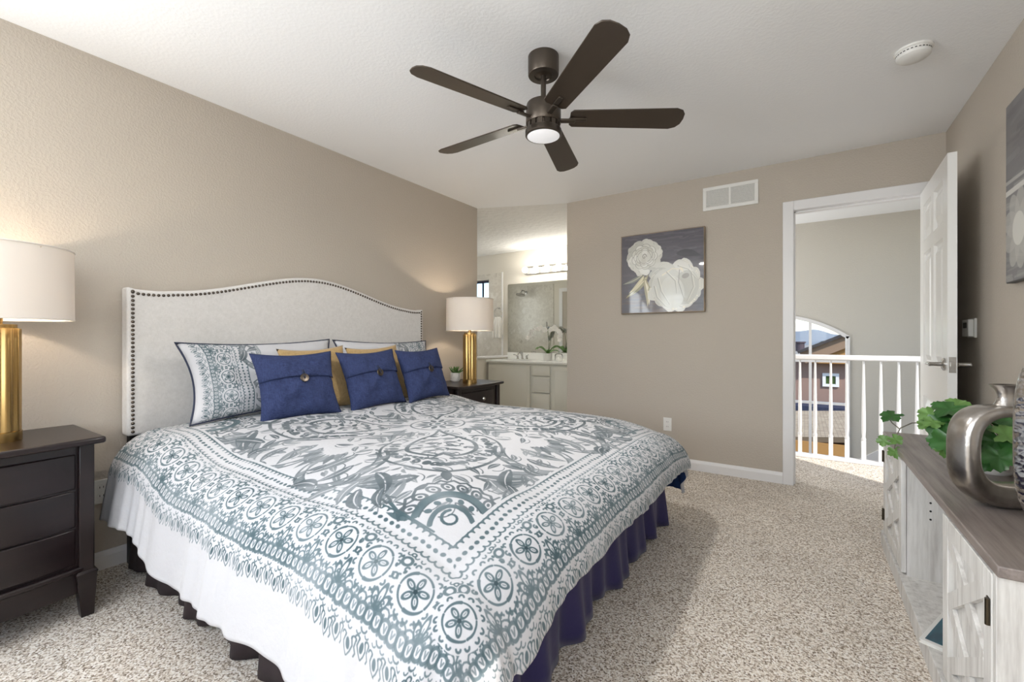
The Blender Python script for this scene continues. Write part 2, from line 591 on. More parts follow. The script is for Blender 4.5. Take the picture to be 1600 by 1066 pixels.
for sgn, y0 in ((-1, 0), (1, DT)):
    q = MB()
    m = T((DW - .065, y0, 0.945)) @ RX(PI / 2 * -sgn)
    q.lathe([(.033, 0), (.033, .006), (.024, .012), (.012, .016), (.011, .05), (.012, .056), (.012, .062)], 24, m)
    yy = y0 + sgn * .056
    q.tube([(DW - .065, yy, .945), (DW - .09, yy, .946), (DW - .13, yy, .946), (DW - .175, yy, .943)], [.010, .0105, .009, .007], 10)
    q.build('door_handle', M['chrome'], dr, smooth=True)
q = MB(); q.box(DW - .0005, DW + .0025, .005, DT - .005, .905, .985); q.box(DW + .002, DW + .011, .011, DT - .011, .935, .957)
q.build('latch_plate', M['chrome'], dr)
for z in (.22, 1.0, 1.8):
    q = MB(); q.tube([(-.004, DT + .004, z - .04), (-.004, DT + .004, z + .04)], .007, 8)
    q.build('hinge', M['chrome'], dr)

# bathroom shell
struct(MB().box(XBA, XL - .12, YE - .1, YE, 0, H).build('wall_bathroom_near', M['wall_bath']))
struct(MB().box(XBA - .1, XBA, YE - .1, YBA + .1, 0, H).build('wall_bathroom_left', M['wall_bath']))
struct(MB().box(XB, XB + .1, YB + .12, YBA + .1, 0, H).build('wall_bathroom_right', M['wall_bath']))
bx0, bx1, bz0, bz1 = -4.75, -4.215, 1.50, 2.05
b = MB()
b.box(XBA, bx0, YBA, YBA + .14, 0, H); b.box(bx1, XB, YBA, YBA + .14, 0, H)
b.box(bx0, bx1, YBA, YBA + .14, 0, bz0); b.box(bx0, bx1, YBA, YBA + .14, bz1, H)
struct(b.build('wall_bathroom_far', M['wall_bath']))
b = MB()
tx = -3.955
b.box(XBA, bx0 - .02, YBA - .012, YBA, .4, 2.14); b.box(bx1 + .02, tx, YBA - .012, YBA, .4, 2.14)
b.box(bx0 - .02, bx1 + .02, YBA - .012, YBA, .4, bz0 - .02); b.box(bx0 - .02, bx1 + .02, YBA - .012, YBA, bz1 + .03, 2.14)
struct(b.build('trim_tub_marble', M['marble']))
struct(MB().box(tx, tx + .022, YBA - .016, YBA, .845, 2.15).build('trim_3', M['white']))
b = MB()
yy0, yy1 = YBA + .07, YBA + .1
for xa, xb in ((bx0, bx0 + .035), (bx1 - .035, bx1), (-4.40, -4.385)):
    b.box(xa, xb, yy0, yy1, bz0, bz1)
for za, zb in ((bz0, bz0 + .035), (bz1 - .035, bz1), (1.76, 1.775)):
    b.box(bx0, bx1, yy0, yy1, za, zb)
wn = struct(b.build('window_3', M['piping']))
MB().box(bx0, bx1, yy0 + .012, yy0 + .016, bz0, bz1).build('window_pane', M['pane'], wn)
b = MB()
for ya, yb in ((4.24, 4.30), (5.20, 5.26)): b.box(XBA, XBA + .02, ya, yb, 1.10, 2.20)
for za in (1.10, 2.14): b.box(XBA, XBA + .02, 4.24, 5.26, za, za + .06)
struct(b.build('window_11', M['white']))  # frame added around the bathroom fill area; no opening behind it
# half wall beside the vanity with a white cap
hx = -3.85
hw = struct(MB().box(hx - .10, hx, 4.2, YBA - .02, 0, .82).build('wall_half', M['wall_bath']))
MB().box(hx - .12, hx + .02, 4.18, YBA - .02, .82, .848).build('wall_cap', M['white'], hw, bevel=.006)
# shower on the near bathroom wall, seen in the mirror
struct(MB().box(XBA, -4.16, YE, YE + .012, 0.05, 2.2).build('trim_shower_marble', M['marble']))
b = MB()
b.box(-4.03, -3.96, YE, YE + .02, 0, 2.1); b.box(-3.96, -3.1, YE, YE + .02, 2.03, 2.1)
struct(b.build('trim_4', M['white']))
struct(MB().box(-3.96, -3.15, YE, YE + .008, 0, 2.03).build('door_2', M['wall']))
t = thing('shower', 'chrome rain shower head on marble wall, seen in bathroom mirror', 'shower head', (-4.80, YE + .012, 2.06))
MB().tube([(0, 0, 0), (0, .08, .03), (0, .16, .03), (0, .2, -.02)], .011, 10).build('shower_arm', M['chrome'], t, smooth=True)
MB().lathe([(.014, 0), (.02, -.02), (.09, -.035), (.095, -.05), (.09, -.055)], 28, T((0, .2, -.02)) @ RX(.25)).build('spray_plate', M['chrome'], t, smooth=True)
MB().lathe([(.03, 0), (.028, .008), (.013, .012)], 20, RX(-PI / 2)).build('wall_flange', M['chrome'], t, smooth=True)
t = thing('shower_valve', 'small chrome shower valve lever on marble wall, seen in mirror', 'valve', (-4.28, YE + .012, 1.32))
MB().lathe([(.035, 0), (.033, .006), (.014, .010), (.014, .05)], 24, RX(-PI / 2)).build('valve_plate', M['chrome'], t, smooth=True)
MB().tube([(0, .045, 0), (0, .05, .07), (0, .055, .12)], .009, 8).build('lever', M['chrome'], t, smooth=True)

# hall shell beyond the bedroom door
wx1, wz0 = 0.418, -0.40
wx0 = -1.15
def arch_z(x):
    xc = (wx0 + wx1) / 2; hwid = (wx1 - wx0) / 2
    R = (hwid ** 2 + .27 ** 2) / (2 * .27)
    return 1.13 + math.sqrt(R * R - (x - xc) ** 2) - (R - .27)
b = MB()
NA = 24
for i in range(NA):
    xa = wx0 + (wx1 - wx0) * i / NA; xb = wx0 + (wx1 - wx0) * (i + 1) / NA
    za, zb = arch_z(xa), arch_z(xb)
    vs = [(xa, YH, za), (xb, YH, zb), (xb, YH, H), (xa, YH, H), (xa, YH + .16, za), (xb, YH + .16, zb), (xb, YH + .16, H), (xa, YH + .16, H)]
    b.add(vs, [(0, 1, 2, 3), (7, 6, 5, 4), (0, 4, 5, 1)])
b.box(-1.8, wx0, YH, YH + .16, -2.8, H); b.box(wx1, 2.1, YH, YH + .16, -2.8, H)
b.box(wx0, wx1, YH, YH + .16, -2.8, wz0)
struct(b.build('wall_hall_far', M['wall_hall']))
struct(MB().box(-1.9, -1.8, YB + .12, YH + .16, -2.8, H).build('wall_hall_left', M['wall_hall']))
struct(MB().box(2.0, 2.1, YB + .12, YH + .16, -2.8, H).build('wall_hall_right', M['wall_hall']))
struct(MB().box(-1.9, 2.1, 5.0, YH + .16, -2.9, -2.8).build('floor_foyer', M['tile']))
struct(MB().box(-1.9, 2.1, 4.98, 5.0, -2.8, -.12).build('wall_foyer', M['wall_hall']))
# window reveal trim (white) and frame
b = MB()
pts = [(wx1, wz0)] + [(wx1, 1.13)] + [(wx0 + (wx1 - wx0) * (NA - i) / NA, arch_z(wx0 + (wx1 - wx0) * (NA - i) / NA)) for i in range(NA + 1)] + [(wx0, wz0)]
def band(q, pts, wd, y0, y1, cx, cz):
    inner = []
    for i, (x, z) in enumerate(pts):
        a = Vector(pts[max(i - 1, 0)]); c = Vector(pts[min(i + 1, len(pts) - 1)])
        t_ = (c - a).normalized(); nn = Vector((-t_.y, t_.x))
        if nn.dot(Vector((cx - x, cz - z))) < 0: nn = -nn
        inner.append((x + nn.x * wd, z + nn.y * wd))
    for i in range(len(pts) - 1):
        (xa, za), (xb, zb), (xc, zc), (xd, zd) = pts[i], pts[i + 1], inner[i + 1], inner[i]
        vs = [(xa, y0, za), (xb, y0, zb), (xc, y0, zc), (xd, y0, zd), (xa, y1, za), (xb, y1, zb), (xc, y1, zc), (xd, y1, zd)]
        q.add(vs, [(0, 1, 2, 3), (7, 6, 5, 4), (0, 4, 5, 1), (2, 6, 7, 3), (1, 5, 6, 2), (0, 3, 7, 4)])
band(b, pts, .035, YH - .012, YH + .09, (wx0 + wx1) / 2, .4)
b.box(wx0, wx1, YH - .03, YH + .15, wz0, wz0 + .03)
for xm in (0.056, -.30, -.72):
    b.box(xm - .014, xm + .014, YH + .09, YH + .12, wz0, arch_z(xm) - .01)
for zm in (0.845, .36):
    b.box(wx0, wx1, YH + .087, YH + .117, zm - .014, zm + .014)
wn = struct(b.build('window_4', M['white']))
b = MB()
nv = len(pts)
b.add([(x, YH + .104, z) for x, z in pts], [tuple(range(nv))])
b.build('window_pane', M['pane'], wn)
# stair stringer on the far hall wall
b = MB()
a1, a2 = at(1357, 711, Y=YH - .02), at(1374, 703, Y=YH - .02)
sl = (a2.z - a1.z) / (a2.x - a1.x)
xs0, xs1 = a1.x - .08, 1.6
za = a1.z - .08 * sl; zb = a1.z + (xs1 - a1.x) * sl
b.add([(xs0, YH - .02, za), (xs1, YH - .02, zb), (xs1, YH - .02, zb - .28), (xs0, YH - .02, za - .28), (xs0, YH, za), (xs1, YH, zb), (xs1, YH, zb - .28), (xs0, YH, za - .28)],
      [(0, 1, 2, 3), (7, 6, 5, 4), (0, 4, 5, 1), (2, 6, 7, 3), (1, 5, 6, 2), (0, 3, 7, 4)])
struct(b.build('trim_5', M['white']))

# stair railing
RYY = 4.96
rail = thing('stair_railing', 'white wooden landing railing beyond the open bedroom door', 'railing', (0, RYY, 0))
MB().box(-1.75, 1.95, -.03, .03, .905, .955).build('handrail', M['white'], rail, bevel=.012)
MB().box(-1.75, 1.95, -.045, .045, 0, .03).build('base_shoe', M['white'], rail, bevel=.006)
b = MB()
b.box(-.016, .016, -.016, .016, .028, .20)
b.lathe([(.015, .2), (.018, .215), (.012, .235), (.016, .30), (.0155, .40), (.0085, .86), (.0085, .91)], 14)
bal = b.build('baluster', M['white'], rail, smooth=True)
bal.location.x = -.035
for k in range(-14, 17):
    if k == 0: continue
    c = bal.copy(); C.objects.link(c); c.parent = rail; c.location.x = -.035 + .1175 * k

# ------------------------------------------------------------------ drawn cloth print (numpy)
class Canvas:
    def __init__(s, n, ext, bgc):
        s.n, s.e = n, ext
        s.a = np.ones((n, n, 3), np.float32) * np.array(bgc[:3], np.float32)
    def _box(s, x0, x1, y0, y1):
        k = s.n / (2 * s.e)
        i0 = max(0, int((x0 + s.e) * k) - 1); i1 = min(s.n, int((x1 + s.e) * k) + 2)
        j0 = max(0, int((y0 + s.e) * k) - 1); j1 = min(s.n, int((y1 + s.e) * k) + 2)
        if i1 <= i0 or j1 <= j0: return None
        X, Y = np.meshgrid((np.arange(i0, i1) + .5) / k - s.e, (np.arange(j0, j1) + .5) / k - s.e)
        return (slice(j0, j1), slice(i0, i1)), X, Y, 1 / k
    def _put(s, sl, al, col, a):
        al = (al * a)[..., None]
        s.a[sl] = s.a[sl] * (1 - al) + np.array(col[:3], np.float32) * al
    def stroke(s, pts, w0, col, a=1.0, w1=None):
        w1 = w0 if w1 is None else w1
        p = np.array(pts, float)
        r = max(w0, w1)
        q = s._box(p[:, 0].min() - r, p[:, 0].max() + r, p[:, 1].min() - r, p[:, 1].max() + r)
        if q is None: return
        sl, X, Y, px = q
        best = np.full(X.shape, -9.0)
        m = len(p) - 1
        for i in range(m):
            ax, ay = p[i]; dx, dy = p[i + 1] - p[i]
            L2 = dx * dx + dy * dy + 1e-12
            t = np.clip(((X - ax) * dx + (Y - ay) * dy) / L2, 0, 1)
            d = np.hypot(X - ax - t * dx, Y - ay - t * dy)
            wd = w0 + (w1 - w0) * (i + t) / m
            best = np.maximum(best, wd / 2 - d)
        s._put(sl, np.clip(best / px + .5, 0, 1), col, a)
    def ell(s, cx, cy, rx, ry, ang, col, a=1.0, ring=None):
        r = max(rx, ry) + (ring or 0)
        q = s._box(cx - r, cx + r, cy - r, cy + r)
        if q is None: return
        sl, X, Y, px = q
        c, n = math.cos(ang), math.sin(ang)
        u = (X - cx) * c + (Y - cy) * n; v = -(X - cx) * n + (Y - cy) * c
        k = np.hypot(u / rx, v / ry)
        d = (1 - k) * min(rx, ry)
        if ring: d = ring / 2 - np.abs(d)
        s._put(sl, np.clip(d / px + .5, 0, 1), col, a)
    def leaf(s, p0, p1, wd, col, a=1.0, bend=0.0, vein=None):
        """pointed leaf from p0 to p1"""
        p0, p1 = np.array(p0, float), np.array(p1, float)
        d = p1 - p0; L = np.hypot(*d); t = d / L; nn = np.array([-t[1], t[0]])
        n = 9
        pts = [p0 + d * (i / n) + nn * bend * math.sin(PI * i / n) for i in range(n + 1)]
        p = np.array(pts)
        q = s._box(p[:, 0].min() - wd, p[:, 0].max() + wd, p[:, 1].min() - wd, p[:, 1].max() + wd)
        if q is None: return
        sl, X, Y, px = q
        best = np.full(X.shape, -9.0)
        for i in range(n):
            ax, ay = p[i]; dx, dy = p[i + 1] - p[i]
            t_ = np.clip(((X - ax) * dx + (Y - ay) * dy) / (dx * dx + dy * dy + 1e-12), 0, 1)
            dist = np.hypot(X - ax - t_ * dx, Y - ay - t_ * dy)
            k = (i + t_) / n
            best = np.maximum(best, wd / 2 * np.sin(PI * np.clip(k, 0, 1) ** .8) - dist)
        s._put(sl, np.clip(best / px + .5, 0, 1), col, a)
        if vein: s.stroke(pts[1:-1], wd * .14, vein, .9, wd * .05)
    def image(s, name):
        n = s.n
        im = bpy.data.images.new(name, n, n, float_buffer=False)
        im.colorspace_settings.name = 'sRGB'
        buf = np.ones((n, n, 4), np.float32)
        buf[..., :3] = np.clip(s.a, 0, 1)
        im.pixels.foreach_set(buf.ravel())
        im.update()
        return im

def c255(r, g_, b_): return (r / 255, g_ / 255, b_ / 255)
EXT = 1.44
INK, INKD, GR, GRL = c255(78, 96, 102), c255(62, 78, 84), c255(88, 97, 102), c255(120, 127, 131)
CLOTH = c255(196, 196, 199)

def arc(cx, cy, r, a0, a1, n=10, ry=None):
    ry = ry or r
    return [(cx + r * math.cos(a0 + (a1 - a0) * i / n), cy + ry * math.sin(a0 + (a1 - a0) * i / n)) for i in range(n + 1)]
rj = lambda k: random.uniform(-k, k)

def medallion(cv, x, y):
    for k in range(5):                              # broken ring
        a0 = k * 2 * PI / 5 + .9
        cv.stroke(arc(x, y, .045, a0, a0 + 1.12, 8), .0062 + .003 * (k % 2), INK, .95, .0045)
    for k in range(5):
        a = k * 2 * PI / 5 + .3
        px, py = x + .0215 * math.cos(a), y + .0215 * math.sin(a)
        cv.ell(px, py, .0125, .0068, a, INK, .95, ring=.0044)
        cv.stroke([(px - .004 * math.cos(a), py - .004 * math.sin(a)), (px + .005 * math.cos(a), py + .005 * math.sin(a))], .002, INK, .8)
    cv.ell(x, y, .006, .006, 0, INKD)
    for k in range(14):                             # petal dashes around
        a = k * 2 * PI / 14 + rj(.06)
        r = .060
        px, py = x + r * math.cos(a), y + r * math.sin(a)
        cv.stroke(arc(px, py, .0062, a - 1.5, a + 1.5, 5), .0055, INK, .9)

def draw_border(cv, e0):
    """one side of the border; runs along x at y = -(e0 + e), e outward"""
    Y = lambda e: -(e0 + e)
    half = e0
    # inner stripe: two scalloped lines with dots between
    n = int(2 * (half + .02) / .024)
    for i in range(-n // 2 - 1, n // 2 + 2):
        x = i * .024
        if abs(x) > half + .005: continue
        cv.stroke(arc(x, Y(-.044), .012, 0, PI, 6), .0055, INK, .9)
        cv.stroke(arc(x, Y(.006), .012, PI, 2 * PI, 6), .0055, INK, .9)
        cv.ell(x + .012, Y(-.019) + rj(.003), .008, .0062, rj(.6), INK, .95)
    cv.stroke([(-half + .03, Y(-.055)), (half - .03, Y(-.055))], .005, INK, .9)
    # medallions
    sp = (half + .10) / 7
    m = int(half / sp) + 2
    for i in range(-m, m + 1):
        x = i * sp
        if abs(x) > half + .12: continue
        e = .10
        y = Y(e)
        if abs(i) < 7: medallion(cv, x, y)
        xm = x + sp / 2
        cv.ell(xm, Y(.055), .0135, .0115, .4, INK, .95, ring=.0075)
        cv.ell(xm, Y(.100), .008, .007, .0, INK, .95, ring=.005)
        cv.ell(xm - .016, Y(.078), .0042, .006, .5, INK); cv.ell(xm + .017, Y(.08), .0042, .006, -.5, INK)
        cv.ell(xm - .02, Y(.05), .004, .005, 0, INK); cv.ell(xm + .022, Y(.05), .004, .005, 0, INK)
        cv.ell(xm, Y(.030), .006, .005, 0, INK, .95, ring=.004)
        for dx_ in (-.034, -.012, .012, .034):
            cv.stroke(arc(xm + dx_, Y(.166) + abs(dx_) * .2, .0055, .2, PI - .2, 4), .0045, INK, .85)
            cv.stroke(arc(xm + dx_, Y(.030) + rj(.003), .006, PI, 2 * PI, 4), .004, INK, .85)
        cv.ell(x - .012, Y(.168), .005, .0065, .4, INK, .9); cv.ell(x + .012, Y(.168), .005, .0065, -.4, INK, .9); cv.ell(x, Y(.172), .004, .005, 0, INK, .9)
        # sprig on the chain line
        for bx, ll in ((-.024, .036), (0, .052), (.024, .036)):
            tip = (xm + bx, Y(.178 - ll)); bot = (xm + bx * .25, Y(.182))
            mid = ((tip[0] + bot[0]) / 2, (tip[1] + bot[1]) / 2)
            ang = math.atan2(tip[1] - bot[1], tip[0] - bot[0])
            cv.ell(mid[0], mid[1], ll * .5, .0085, ang, INK, .95, ring=.0045)
            cv.stroke([bot, mid], .0028, INK, .9)
    # chain
    cp = .0265
    n = int((half + .23) / cp) + 1
    for i in range(-n, n + 1):
        x = i * cp
        if abs(x) > half + .21: continue
        cv.ell(x, Y(.199), .0138, .0175 + rj(.002), rj(.3), INK, .85, ring=.0072)
        cv.stroke([(x - .004, Y(.192)), (x + rj(.003), Y(.206)), (x + .005, Y(.193))], .0042, INK, .7)
        cv.stroke([(x + cp / 2 + rj(.002), Y(.180)), (x + cp / 2, Y(.218))], .0075, INK, .75)
        cv.stroke(arc(x + cp / 2, Y(.178), cp / 2, 0, PI, 5), .0045, INK, .85)
        if i % 2: cv.stroke(arc(x, Y(.226), .009, PI + .2, 2 * PI - .2, 4), .0042, INK, .85)
        cv.stroke(arc(x + cp / 2, Y(.236), .006, PI + .3, 2 * PI - .3, 4), .0034, INK, .8)
    # fringe of pendant buds
    fp = .043
    n = int((half + .25) / fp) + 1
    for i in range(-n, n + 1):
        x = i * fp + rj(.003)
        if abs(x) > half + .25: continue
        y = Y(.268 + (i % 2) * .006)
        cv.ell(x, y + .004, .0058, .0125, rj(.25), INK, .95)
        cv.stroke([(x - .009, y + .020), (x - .0135, y + .004), (x - .008, y - .010), (x + rj(.002), y - .022)], .0038, INK, .9, .0028)
        cv.stroke([(x + .009, y + .020), (x + .0135, y + .004), (x + .008, y - .010), (x, y - .021)], .0038, INK, .9, .0028)
        cv.stroke(arc(x - .0155, y + .017, .0065, 0, PI, 5), .0038, INK, .9)
        cv.stroke(arc(x + .0155, y + .017, .0065, 0, PI, 5), .0038, INK, .9)
        cv.stroke([(x + .022, y + .020), (x + .0185, y + .003), (x + .023, y - .009), (x + .019, y - .017)], .0034, INK, .85)

def draw_quadrant(cv):
    """damask along the diagonal: a outward towards the corner, b across, mirrored"""
    c45 = math.sqrt(.5)
    mapa = [1.5, .40, .46]
    def Pm(a, b):
        a = mapa[2] + (a - mapa[1]) * mapa[0]
        return (a * c45 - b * c45, -a * c45 - b * c45)
    P = Pm
    def PP(l): return [P(a, b) for a, b in l]
    def both(fn):
        fn(1); fn(-1)
    # centre flower share
    # onion shaped bud with a skirt of dots
    mapa[:] = [1, 0, 0]
    def smooth(l, n=6):
        out = []
        for i in range(len(l) - 1):
            p0, p1, p2, p3 = (Vector(l[max(0, min(len(l) - 1, i + d))]) for d in (-1, 0, 1, 2))
            for k in range(n):
                t_ = k / n
                out.append(tuple(.5 * ((2 * p1) + (p2 - p0) * t_ + (2 * p0 - 5 * p1 + 4 * p2 - p3) * t_ ** 2 + (3 * p1 - p0 - 3 * p2 + p3) * t_ ** 3)))
        return out + [tuple(l[-1])]
    for sg in (1, -1):
        on = smooth([(.15, 0), (.25, .028 * sg), (.34, .09 * sg), (.43, .135 * sg), (.53, .14 * sg), (.60, .095 * sg), (.635, .035 * sg), (.60, .0)])
        cv.stroke(PP(on), .014, GR, .95, .022)
        sk1 = smooth([(.34, .205 * sg), (.45, .245 * sg), (.58, .24 * sg), (.69, .185 * sg), (.78, .09 * sg), (.815, 0)])
        cv.stroke(PP(sk1), .010, GR, .95, .016)
        cv.stroke(PP([(.34, .205 * sg), (.31, .17 * sg), (.35, .14 * sg), (.38, .165 * sg)]), .011, GR, .95, .006)
        # filled beads of the skirt
        mid = smooth([(.40, .19 * sg), (.48, .198 * sg), (.57, .19 * sg), (.66, .14 * sg), (.72, .065 * sg), (.74, .015 * sg)], 2)
        for k, (a, b) in enumerate(mid):
            x, y = P(a, b); cv.ell(x, y, .023, .0165, sg * (.9 - k * .25), GR, .95)
            if k % 2: cv.ell(x, y, .006, .004, 0, CLOTH, .9)
        inn = smooth([(.60, .145 * sg), (.655, .085 * sg), (.675, .03 * sg)], 3)
        for a, b in inn:
            x, y = P(a, b); cv.ell(x, y, .012, .009, 0, GR, .95)
        # feathered veins inside the bud
        for k in range(5):
            a0 = .30 + k * .058
            cv.leaf(P(a0, .008 * sg), P(a0 - .02 + k * .012, sg * (.05 + .012 * min(k, 3))), .024, GR, .95, bend=.008)
            if k < 4: 
                x, y = P(a0 + .035, sg * (.072 + .008 * k)); cv.ell(x, y, .012, .008, sg * .6, GR, .95)
        # scrolls under the bud
        cv.stroke(PP([(.63 + .045 * math.cos(u), sg * (.075 + (.045 - .004 * u) * math.sin(u))) for u in [x * .4 - 2.8 for x in range(11)]]), .013, GR, .95, .007)
    x, y = P(.52, 0); cv.ell(x, y, .022, .015, PI / 4, GR, .95, ring=.009)
    cv.leaf(P(.81, 0), P(.89, 0), .04, GR, .95)
    mapa[:] = [1.5, .40, .46]
    for sg in (1, -1):
        # stem and acanthus at the bulb's foot
        cv.leaf(P(.655, sg * .09), P(.64, sg * .31), .075, GR, .92, bend=.025 * sg, vein=CLOTH)
        cv.leaf(P(.69, sg * .14), P(.665, sg * .27), .05, GRL, .9, bend=-.012, vein=GR)
        cv.leaf(P(.62, sg * .20), P(.60, sg * .36), .05, GRL, .9, bend=.02 * sg, vein=GR)
        # big C-scroll to the side
        scr = [(.20 + .02 * math.cos(u), 0) for u in (0,)]
        pts = []
        for i in range(26):
            u = -.5 + i * .17
            r = .22 - .0035 * i
            pts.append((.50 + r * .78 * math.sin(u) * .82, sg * (.40 - r * .9 * math.cos(u))))
        cv.stroke(PP(pts), .018, GR, .95, .009)
        pts2 = [(.50 + (a - .50) * .82, sg * (.40 + (abs(b) - .40) * .80)) for a, b in pts]
        cv.stroke(PP(pts2), .009, GR, .85)
        for i in range(2, 22, 2):
            a0, b0 = pts[i]; a1, b1 = pts2[i + 2]
            cv.leaf(P(a0, b0), P(a1, b1), .03, GRL, .9)
        # leaves inside the scroll
        for (a0, b0, a1, b1, wd, cl) in ((.44, .33, .52, .50, .06, GRL), (.42, .38, .44, .54, .05, GR), (.52, .33, .57, .45, .045, GR),
                                         (.58, .30, .62, .36, .04, GR),
                                         (.60, .24, .72, .20, .05, GR), (.66, .14, .76, .24, .05, GRL)):
            cv.leaf(P(a0, sg * b0), P(a1, sg * b1), wd, cl, .92, bend=.018 * sg, vein=CLOTH)
        # leaf sprays outside: towards the middle of each side
        mapa[:] = [1.0, 0, 0]
        for (a0, b0, a1, b1, wd, cl) in ((.74, .44, .70, .54, .045, GR), (.80, .36, .84, .46, .04, GRL), (.86, .28, .98, .26, .05, GR),
                                         (.80, .28, .92, .34, .045, GRL), (.88, .20, 1.0, .20, .035, GR)):
            cv.leaf(P(a0, sg * b0), P(a1, sg * b1), wd, cl, .92, bend=-.02 * sg, vein=CLOTH)
            cv.stroke(PP([(a0, sg * b0), ((a0 + a1) / 2, sg * ((b0 + b1) / 2 + .012)), (a1 + .01, sg * (b1 + .01))]), .004, c255(110, 118, 124), .8)
        # palmette on the axis between quadrants
        for k in range(7):
            th = math.radians(45 + (k - 3) * 17)
            a0, b0 = .42, .42
            L = .20 - .018 * abs(k - 3)
            a1, b1 = a0 + L * math.cos(th), b0 + L * math.sin(th)
            cv.leaf(P(a0 + .06 * math.cos(th), sg * (b0 + .06 * math.sin(th))), P(a1, sg * b1), .032, GR if k % 2 else GRL, .9)
        cv.stroke(PP([(.16, sg * .10), (.22, sg * .17), (.30, sg * .20), (.36, sg * .28)]), .009, GR, .9, .005)
        for (a0, b0, a1, b1, wd) in ((.17, .12, .22, .24, .045), (.22, .19, .22, .32, .04), (.13, .15, .14, .28, .04), (.27, .24, .25, .36, .04)):
            cv.leaf(P(a0, sg * b0), P(a1, sg * b1), wd, GRL, .9, vein=GR)
        mapa[:] = [1.5, .40, .46]
    # corner fan
    mapa[:] = [.66, 1.06, 1.105]
    FB = .62
    P0 = P
    P = lambda a, b: P0(a, b * FB)
    A0 = 1.06
    fan = []
    for k in range(-5, 6):
        th = k * .27
        r = .34 + .0 * k
        fan.append((A0 - r * math.cos(th) * .92, r * math.sin(th) * .72))
    for i in range(len(fan) - 1):
        (a0, b0), (a1, b1) = fan[i], fan[i + 1]
        am, bm = (a0 + a1) / 2, (b0 + b1) / 2
        v = Vector((am - A0, bm)).normalized() * .022
        cv.stroke(PP([(a0, b0), (am + v.x, bm + v.y), (a1, b1)]), .010, GR, .95)
    for k in range(-3, 4):
        th = k * .36
        x, y = P(A0 - .29 * math.cos(th) * .92, .29 * math.sin(th) * .74)
        cv.ell(x, y, .021, .014, th, GR, .95, ring=.008); cv.ell(x, y, .008, .005, th, GR)
    cv.stroke(PP([(A0 - .225 * math.cos(u) * .95, .225 * math.sin(u) * .8) for u in [x * .13 - 1.17 for x in range(19)]]), .028, INK, .95, .022)
    cv.stroke(PP([(A0 - .20 * math.cos(u) * .95, .20 * math.sin(u) * .8) for u in [x * .13 - 1.17 for x in range(19)]]), .005, INKD, .9)
    for k in range(-2, 3):
        th = k * .45
        x, y = P(A0 - .165 * math.cos(th), .165 * math.sin(th) * .8); cv.ell(x, y, .012, .009, th, INK)
    cv.stroke(PP([(A0 - .125 * math.cos(u), .125 * math.sin(u) * .8) for u in [x * .14 - 1.4 for x in range(21)]]), .016, INK, .95)
    cv.stroke(PP([(A0 - .05 + (.05 - .002 * i) * math.cos(i * .45) * -1, (.05 - .002 * i) * math.sin(i * .45)) for i in range(16)]), .011, INK, .95, .006)
    for sg in (1, -1):
        cv.stroke(PP([(.86, sg * .29), (.93, sg * .25), (1.0, sg * .17), (1.08, sg * .08)]), .012, INK, .95, .007)
        cv.stroke(PP([(.80, sg * .31), (.86, sg * .28), (.87, sg * .30), (.83, sg * .325)]), .008, GR, .9)
        cv.leaf(P(1.0, sg * .20), P(.93, sg * .30), .022, INK, .9)
    # little S-curves near the border
    P = Pm; mapa[:] = [1, 0, 0]
    for a, b in ((.98, .10), (.94, .13)):
        for sg in (1, -1):
            cv.stroke(PP([(a, sg * b), (a + .02, sg * (b + .03)), (a - .0, sg * (b + .06))]), .007, GR, .9)

